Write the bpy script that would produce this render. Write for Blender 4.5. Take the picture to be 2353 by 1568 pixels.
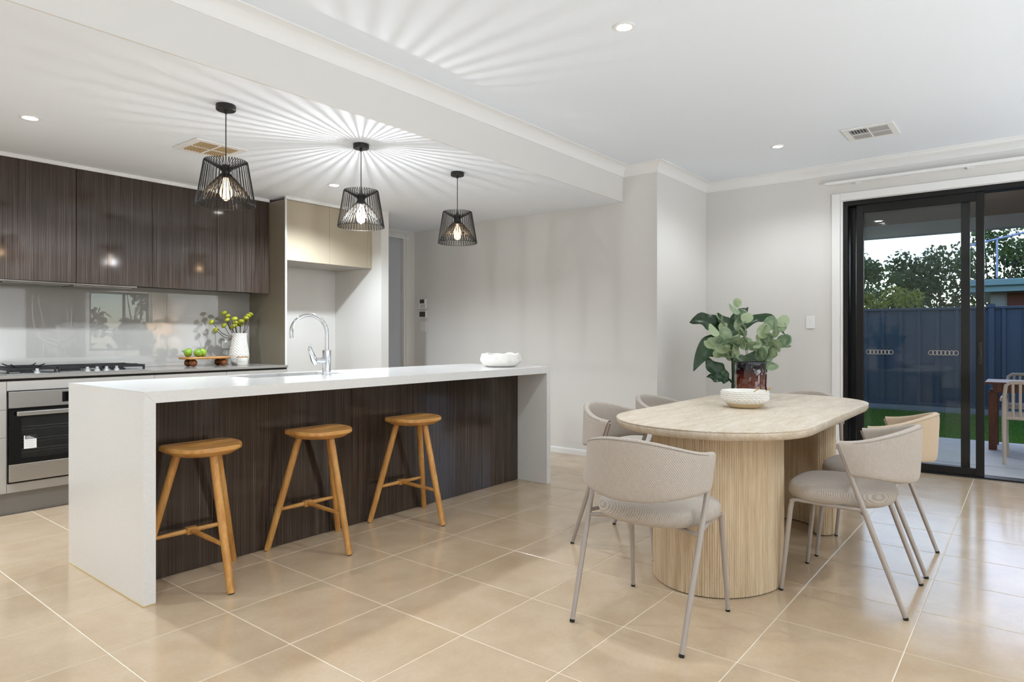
import bpy, bmesh, math, random
from math import pi, sin, cos, radians, sqrt
from mathutils import Vector, Matrix, noise

for o in list(bpy.data.objects):
    bpy.data.objects.remove(o, do_unlink=True)
SC = bpy.context.scene
COL = SC.collection

# ------------------------------------------------------------------ camera
cam_d = bpy.data.cameras.new('camera')
cam_d.sensor_width = 36.0
cam_d.lens = 36.0 * 1500.0 / 2353.0
cam_d.shift_y = -11.1 / 2353.0
cam_d.clip_start = 0.05
cam_d.clip_end = 300
cam = bpy.data.objects.new('camera', cam_d)
cam.location = (0, 0, 1.147)
cam.rotation_euler = (radians(90), 0, radians(38.505 - 90))
COL.objects.link(cam)
SC.camera = cam

# ------------------------------------------------------------------ world / exposure
SKY_STRENGTH = 0.29
world = bpy.data.worlds.new('sky')
SC.world = world
world.use_nodes = True
wn = world.node_tree.nodes
wl = world.node_tree.links
sky = wn.new('ShaderNodeTexSky')
sky.sky_type = 'NISHITA'
sky.sun_disc = False
sky.sun_elevation = radians(40)
sky.sun_rotation = radians(86)
sky.altitude = 50
sky.air_density = 1.0
sky.dust_density = 0.6
sky.ozone_density = 3.0
wl.new(sky.outputs[0], wn['Background'].inputs[0])
wn['Background'].inputs[1].default_value = SKY_STRENGTH

SC.view_settings.view_transform = 'Standard'
SC.view_settings.look = 'None'
SC.view_settings.exposure = 0.31
SC.view_settings.gamma = 1.0
SC.view_settings.use_curve_mapping = False
SC.cycles.max_bounces = 8
SC.cycles.diffuse_bounces = 4
SC.cycles.glossy_bounces = 3
SC.cycles.transmission_bounces = 4
SC.cycles.transparent_max_bounces = 10
SC.cycles.caustics_reflective = False
SC.cycles.caustics_refractive = False
SC.cycles.sample_clamp_indirect = 6.0
SC.cycles.adaptive_threshold = 0.04

P_DOWN = 32.0        # watts of one dining / living downlight
P_FILL_UP = 150.0           # watts of one added, unseen fill uplighter
P_FILL_GLOBE = 55.0  # watts of the added globe fill lamp
P_KIT = 100.0         # watts of one kitchen downlight
P_PEND = (1.5, 20.0, 1.3)

# ------------------------------------------------------------------ room constants (metres)
ZC, ZK = 2.69, 2.378            # dining ceiling, dropped kitchen ceiling
XW, XD = 5.327, 6.438           # passage wall, sliding door wall
YC, YB = 2.595, 2.93            # return wall, ceiling step (beam face)
YK = 5.716                      # kitchen back wall
X0, Y0 = -2.2, -3.4             # walls behind the camera
TILE = 0.45
TX, TY = 1.389, 3.061           # a grout crossing

# ------------------------------------------------------------------ helpers
def lin(c):
    c = c / 255.0
    return c / 12.92 if c <= 0.04045 else ((c + 0.055) / 1.055) ** 2.4

def rgb(r, g, b):
    return (lin(r), lin(g), lin(b), 1.0)

class NT:
    def __init__(self, name):
        self.m = bpy.data.materials.new(name)
        self.m.use_nodes = True
        self.n = self.m.node_tree.nodes
        self.l = self.m.node_tree.links
        self.p = self.n['Principled BSDF']
    def node(self, t, **kw):
        x = self.n.new(t)
        for k, v in kw.items():
            if k in x.inputs:
                x.inputs[k].default_value = v
            else:
                setattr(x, k, v)
        return x
    def link(self, a, b):
        self.l.new(a, b)

def mat(name, col, rough=0.5, metal=0.0, spec=None, coat=0.0, emit=None, estr=0.0, trans=0.0, ior=None, sheen=0.0):
    t = NT(name)
    p = t.p
    p.inputs['Base Color'].default_value = col
    p.inputs['Roughness'].default_value = rough
    p.inputs['Metallic'].default_value = metal
    if spec is not None:
        p.inputs['Specular IOR Level'].default_value = spec
    if coat:
        p.inputs['Coat Weight'].default_value = coat
        p.inputs['Coat Roughness'].default_value = 0.05
    if emit:
        p.inputs['Emission Color'].default_value = emit
        p.inputs['Emission Strength'].default_value = estr
    if trans:
        p.inputs['Transmission Weight'].default_value = trans
    if ior:
        p.inputs['IOR'].default_value = ior
    if sheen:
        p.inputs['Sheen Weight'].default_value = sheen
    return t.m

def coords(t, scale, kind='Object', rot=(0, 0, 0)):
    tc = t.node('ShaderNodeTexCoord')
    mp = t.node('ShaderNodeMapping')
    mp.inputs['Scale'].default_value = scale
    mp.inputs['Rotation'].default_value = rot
    t.link(tc.outputs[kind], mp.inputs['Vector'])
    return mp.outputs[0]

def ramp(t, fac, stops):
    r = t.node('ShaderNodeValToRGB')
    e = r.color_ramp.elements
    e[0].position, e[0].color = stops[0]
    e[1].position, e[1].color = stops[-1]
    for ps, c in stops[1:-1]:
        x = e.new(ps)
        x.color = c
    t.link(fac, r.inputs[0])
    return r.outputs[0]

def noise_tex(t, vec, scale=1.0, detail=4.0, rough=0.6):
    n = t.node('ShaderNodeTexNoise')
    n.inputs['Scale'].default_value = scale
    n.inputs['Detail'].default_value = detail
    n.inputs['Roughness'].default_value = rough
    t.link(vec, n.inputs['Vector'])
    return n.outputs[0]

def bump(t, h, strength, dist=0.002):
    b = t.node('ShaderNodeBump')
    b.inputs['Strength'].default_value = strength
    b.inputs['Distance'].default_value = dist
    t.link(h, b.inputs['Height'])
    t.link(b.outputs[0], t.p.inputs['Normal'])

def mix_col(t, fac, a, b, mode='MIX'):
    m = t.node('ShaderNodeMix', data_type='RGBA', blend_type=mode)
    for s, v in ((0, fac), (6, a), (7, b)):
        if isinstance(v, (int, float, tuple)):
            m.inputs[s].default_value = v
        else:
            t.link(v, m.inputs[s])
    return m.outputs[2]

# ------------------------------------------------------------------ materials
M = {}
def paint(name, col, rough=0.6):
    t = NT(name)
    v = coords(t, (1, 1, 1))
    n = noise_tex(t, v, 180, 2)
    t.p.inputs['Base Color'].default_value = col
    t.p.inputs['Roughness'].default_value = rough
    t.p.inputs['Specular IOR Level'].default_value = 0.3
    bump(t, n, 0.04, 0.001)
    return t.m
M['ceil'] = paint('ceiling_paint', rgb(240, 244, 249), 0.8)
M['wall'] = paint('wall_paint', rgb(225, 222, 217), 0.55)
M['trim'] = paint('trim_paint', rgb(240, 238, 235), 0.4)
M['white_plastic'] = mat('white_plastic', rgb(238, 238, 236), 0.35)
M['dark_screen'] = mat('dark_screen', rgb(60, 62, 60), 0.2)
M['door_paint'] = paint('door_paint', rgb(190, 192, 198), 0.45)

def tile_mat():
    t = NT('floor_tile')
    oi = t.node('ShaderNodeObjectInfo')
    v = coords(t, (1, 1, 1))
    ad = t.node('ShaderNodeVectorMath', operation='ADD')
    sc = t.node('ShaderNodeVectorMath', operation='SCALE')
    cb = t.node('ShaderNodeCombineXYZ')
    t.link(oi.outputs['Random'], cb.inputs[0]); t.link(oi.outputs['Random'], cb.inputs[1])
    t.link(cb.outputs[0], sc.inputs[0]); sc.inputs['Scale'].default_value = 37.0
    t.link(v, ad.inputs[0]); t.link(sc.outputs[0], ad.inputs[1])
    n1 = noise_tex(t, ad.outputs[0], 4.0, 5, 0.55)
    n2 = noise_tex(t, ad.outputs[0], 60.0, 3, 0.6)
    c1 = ramp(t, n1, [(0.25, rgb(188, 163, 133)), (0.5, rgb(197, 174, 145)), (0.76, rgb(205, 184, 157))])
    c2 = ramp(t, n2, [(0.3, (0.95, 0.95, 0.95, 1)), (0.7, (1, 1, 1, 1))])
    c = mix_col(t, 1.0, c1, c2, 'MULTIPLY')
    t.link(c, t.p.inputs['Base Color'])
    rr = t.node('ShaderNodeMapRange')
    t.link(n1, rr.inputs[0]); rr.inputs[3].default_value = 0.11; rr.inputs[4].default_value = 0.19
    t.link(rr.outputs[0], t.p.inputs['Roughness'])
    t.p.inputs['Specular IOR Level'].default_value = 0.55
    bump(t, n1, 0.03, 0.002)
    return t.m
M['tile'] = tile_mat()
M['grout'] = mat('grout', rgb(238, 226, 206), 0.7)

def stone_mat():
    t = NT('white_stone')
    v = coords(t, (1, 1, 1))
    n = noise_tex(t, v, 320, 2)
    c = ramp(t, n, [(0.35, rgb(226, 225, 222)), (0.65, rgb(236, 235, 233))])
    t.link(c, t.p.inputs['Base Color'])
    t.p.inputs['Roughness'].default_value = 0.16
    return t.m
M['stone'] = stone_mat()
M['grey_bench'] = mat('grey_bench', rgb(150, 146, 140), 0.14)

def laminate():
    t = NT('dark_streaked_laminate')
    v = coords(t, (260, 260, 1.3))
    n1 = noise_tex(t, v, 1.0, 3, 0.75)
    v2 = coords(t, (22, 22, 0.5))
    n2 = noise_tex(t, v2, 1.0, 3, 0.6)
    c1 = ramp(t, n1, [(0.30, rgb(36, 28, 24)), (0.48, rgb(66, 55, 48)), (0.60, rgb(84, 72, 64)), (0.74, rgb(120, 107, 97))])
    c2 = ramp(t, n2, [(0.3, (0.78, 0.76, 0.75, 1)), (0.7, (1, 1, 1, 1))])
    c = mix_col(t, 1.0, c1, c2, 'MULTIPLY')
    t.link(c, t.p.inputs['Base Color'])
    t.p.inputs['Roughness'].default_value = 0.075
    return t.m
M['laminate'] = laminate()
M['cab_grey'] = mat('cabinet_grey', rgb(178, 174, 168), 0.4)
M['cab_taupe'] = mat('cabinet_taupe', rgb(176, 164, 142), 0.38)
M['panel_taupe'] = mat('panel_taupe', rgb(128, 118, 100), 0.3)
M['kick'] = mat('kickboard_grey', rgb(140, 138, 136), 0.5)
M['black_gap'] = mat('shadow_gap', rgb(40, 38, 36), 0.7)
M['splash'] = mat('splashback_glass', rgb(176, 172, 166), 0.0, spec=1.0, coat=1.0)
M['splash'].node_tree.nodes['Principled BSDF'].inputs['Coat Roughness'].default_value = 0.0

def steel(name, col, ax):
    t = NT(name)
    s = [6, 6, 6]
    for k in range(3):
        if k != ax:
            s[k] = 900
    n = noise_tex(t, coords(t, tuple(s)), 1.0, 2)
    c = ramp(t, n, [(0.3, tuple(x * 0.86 for x in col[:3]) + (1,)), (0.7, col)])
    t.link(c, t.p.inputs['Base Color'])
    t.p.inputs['Metallic'].default_value = 1.0
    t.p.inputs['Roughness'].default_value = 0.32
    return t.m
M['steel'] = steel('brushed_steel', rgb(205, 203, 200), 0)
M['chrome'] = mat('chrome', rgb(225, 228, 232), 0.05, 1.0)
M['black_iron'] = mat('black_iron', rgb(24, 24, 25), 0.5)
M['black_glass'] = mat('black_glass', rgb(8, 8, 9), 0.06)
M['black_metal'] = mat('black_metal', rgb(22, 19, 17), 0.42)
M['knob'] = mat('knob_silver', rgb(205, 205, 205), 0.3, 0.7)
M['oven_rack'] = mat('oven_rack', rgb(150, 150, 150), 0.3, 0.9)
M['oven_inside'] = mat('oven_inside', rgb(52, 50, 48), 0.45)

def wood(name, cols, scale, rough=0.4, rings=None):
    t = NT(name)
    n1 = noise_tex(t, coords(t, scale), 1.0, 5, 0.65)
    n2 = noise_tex(t, coords(t, tuple(s * 5 for s in scale)), 1.0, 3, 0.6)
    c1 = ramp(t, n1, [(0.28, cols[0]), (0.5, cols[1]), (0.74, cols[2])])
    c2 = ramp(t, n2, [(0.3, (0.82, 0.80, 0.77, 1)), (0.65, (1, 1, 1, 1))])
    c = mix_col(t, 1.0, c1, c2, 'MULTIPLY')
    oi = t.node('ShaderNodeObjectInfo')
    hs = t.node('ShaderNodeHueSaturation')
    mr = t.node('ShaderNodeMapRange')
    t.link(oi.outputs['Random'], mr.inputs[0]); mr.inputs[3].default_value = 0.92; mr.inputs[4].default_value = 1.08
    t.link(mr.outputs[0], hs.inputs['Value']); t.link(c, hs.inputs['Color'])
    t.link(hs.outputs[0], t.p.inputs['Base Color'])
    t.p.inputs['Roughness'].default_value = rough
    bump(t, n2, 0.08, 0.001)
    return t.m
oak = (rgb(178, 118, 54), rgb(208, 152, 82), rgb(228, 180, 112))
M['oak_v'] = wood('oak_upright', oak, (26, 26, 2.2))
M['oak_h'] = wood('oak_seat', oak, (3.0, 30, 30), 0.32)
M['oak_s'] = wood('oak_stretcher', oak, (9, 9, 9))
trav = (rgb(186, 160, 126), rgb(210, 188, 156), rgb(228, 212, 186))
M['ped'] = wood('table_reeded', trav, (70, 70, 3.0), 0.5)
trav2 = (rgb(204, 186, 162), rgb(220, 206, 186), rgb(234, 224, 210))
M['ttop'] = wood('table_veined', trav2, (5, 26, 26), 0.42)
M['board'] = wood('serving_board', (rgb(150, 98, 44), rgb(186, 130, 64), rgb(205, 152, 84)), (6, 40, 40))
M['ball'] = wood('turned_ball', (rgb(70, 34, 14), rgb(122, 68, 26), rgb(160, 98, 44)), (30, 30, 30), 0.2)
M['outwood'] = wood('outdoor_timber', (rgb(74, 36, 20), rgb(104, 54, 30), rgb(130, 74, 44)), (20, 20, 3))

def fabric(name, ca, cb):
    t = NT(name)
    v = coords(t, (1, 1, 1), 'UV', (0, 0, radians(38)))
    w1 = t.node('ShaderNodeTexWave', wave_type='BANDS', bands_direction='X')
    w1.inputs['Scale'].default_value = 46; w1.inputs['Distortion'].default_value = 1.2; w1.inputs['Detail'].default_value = 2; w1.inputs['Detail Scale'].default_value = 30
    t.link(v, w1.inputs['Vector'])
    v2 = coords(t, (1, 1, 1), 'UV')
    n = noise_tex(t, v2, 420, 2)
    s1 = noise_tex(t, coords(t, (40, 700, 1), 'UV'), 1.0, 2)
    s2 = noise_tex(t, coords(t, (700, 40, 1), 'UV'), 1.0, 2)
    mx = t.node('ShaderNodeMath', operation='ADD'); t.link(s1, mx.inputs[0]); t.link(s2, mx.inputs[1])
    m2 = t.node('ShaderNodeMath', operation='MULTIPLY_ADD'); t.link(mx.outputs[0], m2.inputs[0]); m2.inputs[1].default_value = 0.34
    m3 = t.node('ShaderNodeMath', operation='MULTIPLY'); t.link(w1.outputs['Fac'], m3.inputs[0]); m3.inputs[1].default_value = 0.24
    t.link(m3.outputs[0], m2.inputs[2])
    c = ramp(t, m2.outputs[0], [(0.25, ca), (0.70, cb)])
    t.link(c, t.p.inputs['Base Color'])
    t.p.inputs['Roughness'].default_value = 0.9
    t.p.inputs['Specular IOR Level'].default_value = 0.15
    t.p.inputs['Sheen Weight'].default_value = 0.15
    bump(t, m2.outputs[0], 0.35, 0.0015)
    return t.m
M['fabric'] = fabric('woven_oatmeal', rgb(154, 143, 131), rgb(208, 198, 187))
M['fabric_warm_lit'] = fabric('woven_oatmeal_warm_lit', rgb(172, 150, 124), rgb(214, 194, 168))  # oatmeal cloth again, with warm light painted into its colour
M['chair_metal'] = mat('taupe_metal', rgb(172, 162, 154), 0.38, 0.2)
M['rubber'] = mat('black_rubber', rgb(14, 14, 14), 0.6)
M['alu'] = mat('bronze_aluminium', rgb(24, 22, 21), 0.4, spec=0.3)
M['ceramic'] = mat('white_ceramic', rgb(236, 232, 224), 0.35)
M['plaster'] = mat('white_plaster', rgb(238, 234, 228), 0.7)
M['pot_glaze'] = mat('cream_glaze', rgb(222, 200, 160), 0.35)
M['brass'] = mat('brass', rgb(205, 165, 90), 0.25, 1.0)
M['canvas'] = mat('grey_canvas', rgb(120, 114, 108), 0.8)
M['canvas_line'] = mat('pale_line', rgb(200, 194, 186), 0.8)
M['curtain'] = mat('sheer_curtain', rgb(232, 226, 214), 0.85)

def glass(name, tint, refl=1.0, ior=1.5):
    t = NT(name)
    tr = t.node('ShaderNodeBsdfTransparent'); tr.inputs[0].default_value = tint
    gl = t.node('ShaderNodeBsdfGlossy'); gl.inputs['Roughness'].default_value = 0.0
    gl.inputs[0].default_value = (refl, refl, refl, 1)
    fr = t.node('ShaderNodeFresnel'); fr.inputs[0].default_value = ior
    ms = t.node('ShaderNodeMixShader')
    t.link(fr.outputs[0], ms.inputs[0]); t.link(tr.outputs[0], ms.inputs[1]); t.link(gl.outputs[0], ms.inputs[2])
    t.link(ms.outputs[0], t.n['Material Output'].inputs[0])
    return t.m
M['glass'] = glass('door_glass', (0.90, 0.92, 0.92, 1), 0.8, 1.32)
M['bulb_glass'] = glass('bulb_glass', (1.0, 0.95, 0.88, 1), 0.6)

def amber():
    t = NT('amber_glass')
    v = coords(t, (1, 1, 1))
    sx = t.node('ShaderNodeSeparateXYZ'); t.link(v, sx.inputs[0])
    c = ramp(t, sx.outputs[2], [(0.0, rgb(110, 44, 14)), (0.13, rgb(86, 30, 12)), (0.19, rgb(16, 12, 24)), (0.24, rgb(8, 8, 26))])
    t.link(c, t.p.inputs['Base Color'])
    t.p.inputs['Roughness'].default_value = 0.05
    t.p.inputs['Transmission Weight'].default_value = 0.12
    t.p.inputs['Coat Weight'].default_value = 0.6
    return t.m
M['amber'] = amber()

def leaf_mat(name, a, b, rough=0.45, trans=0.25):
    t = NT(name)
    oi = t.node('ShaderNodeObjectInfo')
    n = noise_tex(t, coords(t, (1, 1, 1)), 30, 3)
    ad = t.node('ShaderNodeMath', operation='MULTIPLY_ADD')
    t.link(oi.outputs['Random'], ad.inputs[0]); ad.inputs[1].default_value = 0.7
    t.link(n, ad.inputs[2])
    c = ramp(t, ad.outputs[0], [(0.35, a), (1.1 if False else 0.95, b)])
    t.link(c, t.p.inputs['Base Color'])
    t.p.inputs['Roughness'].default_value = rough
    t.p.inputs['Subsurface Weight'].default_value = 0.0
    tl = t.node('ShaderNodeBsdfTranslucent'); t.link(c, tl.inputs[0])
    ms = t.node('ShaderNodeMixShader'); ms.inputs[0].default_value = trans
    t.link(t.p.outputs[0], ms.inputs[1]); t.link(tl.outputs[0], ms.inputs[2])
    t.link(ms.outputs[0], t.n['Material Output'].inputs[0])
    return t.m
M['euc'] = leaf_mat('eucalyptus_leaf', rgb(70, 102, 78), rgb(168, 184, 146))
M['bigleaf'] = leaf_mat('broad_leaf', rgb(12, 32, 18), rgb(36, 66, 32), 0.35, 0.1)
M['billy'] = leaf_mat('billy_button', rgb(130, 140, 20), rgb(200, 200, 60), 0.6)
M['fig'] = leaf_mat('green_fig', rgb(96, 140, 30), rgb(150, 186, 66), 0.4, 0.05)
M['stem'] = mat('stem', rgb(96, 84, 44), 0.6)
M['dark_stem'] = mat('dark_stem', rgb(62, 44, 36), 0.6)
M['treeleaf'] = leaf_mat('gum_leaf', rgb(58, 76, 44), rgb(108, 126, 70), 0.5, 0.35)
M['hedgeleaf'] = leaf_mat('hedge_leaf', rgb(82, 98, 40), rgb(150, 150, 60), 0.5, 0.35)
M['grass'] = leaf_mat('lawn_blade', rgb(78, 130, 40), rgb(130, 178, 72), 0.5, 0.3)
M['bark'] = mat('bark', rgb(92, 78, 66), 0.8)
M['soil'] = mat('soil', rgb(72, 84, 44), 0.9)

def concrete(name, a, b):
    t = NT(name)
    n = noise_tex(t, coords(t, (1, 1, 1)), 3, 8, 0.65)
    t.link(ramp(t, n, [(0.3, a), (0.7, b)]), t.p.inputs['Base Color'])
    t.p.inputs['Roughness'].default_value = 0.6
    return t.m
M['patio'] = concrete('patio_concrete', rgb(200, 197, 192), rgb(218, 215, 210))
M['plinth'] = concrete('plinth_concrete', rgb(140, 146, 152), rgb(166, 172, 178))
M['fence'] = mat('slate_blue_steel', rgb(84, 96, 112), 0.45)
M['soffit'] = mat('patio_soffit', rgb(150, 130, 114), 0.7)
M['beam'] = mat('patio_beam', rgb(176, 180, 178), 0.6)
M['gutter'] = mat('gutter_green', rgb(142, 170, 168), 0.45)
M['rooftile'] = mat('roof_tile', rgb(120, 84, 66), 0.8)
M['house_brown'] = mat('house_brown', rgb(112, 62, 38), 0.7)
M['house_grey'] = mat('house_render', rgb(170, 164, 156), 0.8)
M['antenna'] = mat('antenna_metal', rgb(150, 168, 205), 0.4, 0.4)
M['rope'] = mat('sand_rope', rgb(206, 188, 168), 0.75)

def emitter(name, col, s):
    t = NT(name)
    e = t.node('ShaderNodeEmission'); e.inputs[0].default_value = col; e.inputs[1].default_value = s
    t.link(e.outputs[0], t.n['Material Output'].inputs[0])
    t.m.cycles.emission_sampling = 'NONE'
    return t.m
M['led'] = emitter('led_diffuser', (1, 0.97, 0.92, 1), 30)
def bulb_mat(name, col, s, f):
    t = NT(name)
    e = t.node('ShaderNodeEmission'); e.inputs[0].default_value = col; e.inputs[1].default_value = s
    tr = t.node('ShaderNodeBsdfTransparent')
    lw = t.node('ShaderNodeLayerWeight'); lw.inputs[0].default_value = 0.35
    rm = ramp(t, lw.outputs['Facing'], [(0.0, (f, f, f, 1)), (0.9, (f * 0.25, f * 0.25, f * 0.25, 1))])
    ms = t.node('ShaderNodeMixShader')
    t.m.cycles.emission_sampling = 'NONE'
    t.link(rm, ms.inputs[0]); t.link(tr.outputs[0], ms.inputs[1]); t.link(e.outputs[0], ms.inputs[2])
    t.link(ms.outputs[0], t.n['Material Output'].inputs[0])
    return t.m

# ------------------------------------------------------------------ mesh helpers
def box(bm, x0, x1, y0, y1, z0, z1, bev=0.0, seg=2):
    b = bmesh.new() if bev else bm
    v = [b.verts.new((x, y, z)) for x in (x0, x1) for y in (y0, y1) for z in (z0, z1)]
    for f in ((0, 1, 3, 2), (4, 6, 7, 5), (0, 4, 5, 1), (2, 3, 7, 6), (0, 2, 6, 4), (1, 5, 7, 3)):
        b.faces.new([v[i] for i in f])
    if bev:
        bmesh.ops.bevel(b, geom=list(b.edges), offset=bev, segments=seg, profile=0.5, affect='EDGES')
        merge(bm, b)
    return bm

def merge(bm, b):
    me = bpy.data.meshes.new('tmp')
    b.to_mesh(me); b.free()
    bm.from_mesh(me)
    bpy.data.meshes.remove(me)

def B(*a, **k):
    bm = bmesh.new()
    return box(bm, *a, **k)

def tube(bm, pts, r, seg=10, closed=False, caps=True, flat=1.0):
    pts = [Vector(p) for p in pts]
    n = len(pts)
    rs = r if isinstance(r, (list, tuple)) else [r] * n
    tang = []
    for i in range(n):
        if closed:
            t = pts[(i + 1) % n] - pts[i - 1]
        else:
            t = pts[min(i + 1, n - 1)] - pts[max(i - 1, 0)]
        tang.append(t.normalized())
    up = Vector((0, 0, 1)) if abs(tang[0].z) < 0.9 else Vector((1, 0, 0))
    nrm = (up - tang[0] * up.dot(tang[0])).normalized()
    rings = []
    for i in range(n):
        nrm = (nrm - tang[i] * nrm.dot(tang[i])).normalized()
        bi = tang[i].cross(nrm)
        rings.append([bm.verts.new(pts[i] + nrm * (rs[i] * cos(2 * pi * k / seg)) * flat + bi * (rs[i] * sin(2 * pi * k / seg))) for k in range(seg)])
    m = n if closed else n - 1
    for i in range(m):
        a, b = rings[i], rings[(i + 1) % n]
        for k in range(seg):
            bm.faces.new((a[k], a[(k + 1) % seg], b[(k + 1) % seg], b[k]))
    if caps and not closed:
        bm.faces.new(rings[0][::-1])
        bm.faces.new(rings[-1])
    return bm

def T(pts, r, **k):
    return tube(bmesh.new(), pts, r, **k)

def lathe(bm, prof, seg=32, c=(0, 0), mod=None, cap0=True, cap1=True):
    rings = []
    for (r, z) in prof:
        ring = []
        for k in range(seg):
            a = 2 * pi * k / seg
            rr = r if mod is None else mod(r, z, a)
            ring.append(bm.verts.new((c[0] + rr * cos(a), c[1] + rr * sin(a), z)))
        rings.append(ring)
    for a, b in zip(rings, rings[1:]):
        for k in range(seg):
            bm.faces.new((a[k], a[(k + 1) % seg], b[(k + 1) % seg], b[k]))
    if cap0:
        bm.faces.new(rings[0][::-1])
    if cap1:
        bm.faces.new(rings[-1])
    return bm

def L(prof, **k):
    return lathe(bmesh.new(), prof, **k)

def prism(bm, outline, lo, hi, plane='XY'):
    def P(u, v, w):
        return {'XY': (u, v, w), 'XZ': (u, w, v), 'YZ': (w, u, v)}[plane]
    a = [bm.verts.new(P(u, v, lo)) for u, v in outline]
    b = [bm.verts.new(P(u, v, hi)) for u, v in outline]
    n = len(a)
    for k in range(n):
        bm.faces.new((a[k], a[(k + 1) % n], b[(k + 1) % n], b[k]))
    bm.faces.new(a[::-1]); bm.faces.new(b)
    bmesh.ops.recalc_face_normals(bm, faces=bm.faces)
    return bm

def PR(*a, **k):
    return prism(bmesh.new(), *a, **k)

def pillow(bm, outline, prof, c, zf=None):
    """outline scaled about c through (scale, z) rings, closed to a point or face at both ends"""
    uv = bm.loops.layers.uv.verify()
    rings = []
    for s, z in prof:
        ring = []
        for (x, y) in outline:
            X, Y = c[0] + (x - c[0]) * s, c[1] + (y - c[1]) * s
            ring.append(bm.verts.new((X, Y, z + (zf(X, Y, z) if zf else 0))))
        rings.append(ring)
    n = len(outline)
    fs = []
    for a, b in zip(rings, rings[1:]):
        for k in range(n):
            fs.append(bm.faces.new((a[k], a[(k + 1) % n], b[(k + 1) % n], b[k])))
    fs.append(bm.faces.new(rings[0][::-1])); fs.append(bm.faces.new(rings[-1]))
    for f in fs:
        for lp in f.loops:
            lp[uv].uv = (lp.vert.co.x, lp.vert.co.y + lp.vert.co.z * 0.7)
    return bm

def rrect(x0, x1, y0, y1, r, n=10):
    pts = []
    for cx, cy, a0 in ((x1 - r, y1 - r, 0), (x0 + r, y1 - r, 90), (x0 + r, y0 + r, 180), (x1 - r, y0 + r, 270)):
        for k in range(n + 1):
            a = radians(a0 + 90 * k / n)
            pts.append((cx + r * cos(a), cy + r * sin(a)))
    return pts

def make_mesh(name, bm, m, smooth):
    me = bpy.data.meshes.new(name)
    bmesh.ops.recalc_face_normals(bm, faces=bm.faces)
    bm.to_mesh(me); bm.free()
    me.materials.append(m if not isinstance(m, str) else M[m])
    if smooth:
        me.polygons.foreach_set('use_smooth', [True] * len(me.polygons))
        if smooth != 'all':
            try:
                me.set_sharp_from_angle(angle=radians(smooth if not isinstance(smooth, bool) else 40))
            except Exception:
                pass
    return me

def obj(name, bm, m, parent=None, smooth=False, loc=None):
    me = bm if isinstance(bm, bpy.types.Mesh) else make_mesh(name, bm, m, smooth)
    o = bpy.data.objects.new(name, me)
    COL.objects.link(o)
    if loc:
        o.location = loc
    if parent:
        o.parent = parent
        base = parent
        while base.parent:
            base = base.parent
        if not base.get('local'):
            o.matrix_parent_inverse = Matrix.Translation(-Vector(base.location)) if parent is base else Matrix.Identity(4)
    return o

def thing(name, label, cat, loc=(0, 0, 0), group=None, local=False):
    o = bpy.data.objects.new(name, None)
    COL.objects.link(o)
    o.location = loc
    o.empty_display_size = 0.1
    if local:
        o['local'] = 1
    o['label'] = label; o['category'] = cat
    if group:
        o['group'] = group
    return o

def tag(o, label, cat, group=None):
    o['label'] = label; o['category'] = cat
    if group:
        o['group'] = group
    return o

def struct(name, bm, m, label=None, smooth=False):
    o = obj(name, bm, m, None, smooth)
    o['kind'] = 'structure'
    if label:
        o['label'] = label
    return o

def dup(root, loc, rotz, label, group=None):
    r = root.copy(); COL.objects.link(r)
    r.location = loc; r.rotation_euler = (0, 0, rotz); r['label'] = label
    if group:
        r['group'] = group
    for ch in list(root.children):
        c = ch.copy(); COL.objects.link(c); c.parent = r
        for g in list(ch.children):
            d = g.copy(); COL.objects.link(d); d.parent = c
    return r

def sweep(bm, path, prof, side=1):
    """mitred run of a (offset, z) profile along a 2D path; offset goes to the left of travel for side=1"""
    n = len(path)
    offs = []
    for i in range(n):
        d0 = (Vector(path[i]) - Vector(path[i - 1])).normalized() if i else None
        d1 = (Vector(path[i + 1]) - Vector(path[i])).normalized() if i < n - 1 else None
        n0 = Vector((-d0.y, d0.x)) if d0 else None
        n1 = Vector((-d1.y, d1.x)) if d1 else None
        if n0 is None: v = n1
        elif n1 is None: v = n0
        else:
            v = (n0 + n1); v = v / max(1e-6, v.dot(n0))
        offs.append(v * side)
    rings = []
    for i in range(n):
        rings.append([bm.verts.new((path[i][0] + offs[i].x * o, path[i][1] + offs[i].y * o, z)) for o, z in prof])
    k = len(prof)
    for a, b in zip(rings, rings[1:]):
        for j in range(k):
            bm.faces.new((a[j], a[(j + 1) % k], b[(j + 1) % k], b[j]))
    bm.faces.new(rings[0]); bm.faces.new(rings[-1][::-1])
    return bm

# ================================================================== STRUCTURE
# floor slab and tiles
fl = struct('floor', B(X0, XD, Y0, YK, -0.12, -0.0015), 'grout', 'beige square floor tiles with pale grout lines')
def in_view(x, y):
    yaw = radians(38.505)
    d = x * cos(yaw) + y * sin(yaw); r = x * sin(yaw) - y * cos(yaw)
    return d > 0.9 and abs(r) < d * 0.95 + 0.5
def tile_mesh(w, h):
    bm = bmesh.new()
    c = 0.0016
    lo = [(0, 0), (w, 0), (w, h), (0, h)]
    hi = [(c, c), (w - c, c), (w - c, h - c), (c, h - c)]
    a = [bm.verts.new((x, y, -0.006)) for x, y in lo]
    b = [bm.verts.new((x, y, -0.0011)) for x, y in lo]
    d = [bm.verts.new((x, y, 0.0)) for x, y in hi]
    for p, q in ((a, b), (b, d)):
        for k in range(4):
            bm.faces.new((p[k], p[(k + 1) % 4], q[(k + 1) % 4], q[k]))
    bm.faces.new(d)
    return make_mesh('tile', bm, 'tile', False)
G = 0.0036
full = tile_mesh(TILE - G, TILE - G)
rest = bmesh.new()
ntile = 0
i0 = math.floor((X0 - TX) / TILE); i1 = math.ceil((XD - TX) / TILE)
j0 = math.floor((Y0 - TY) / TILE); j1 = math.ceil((YK - TY) / TILE)
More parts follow.
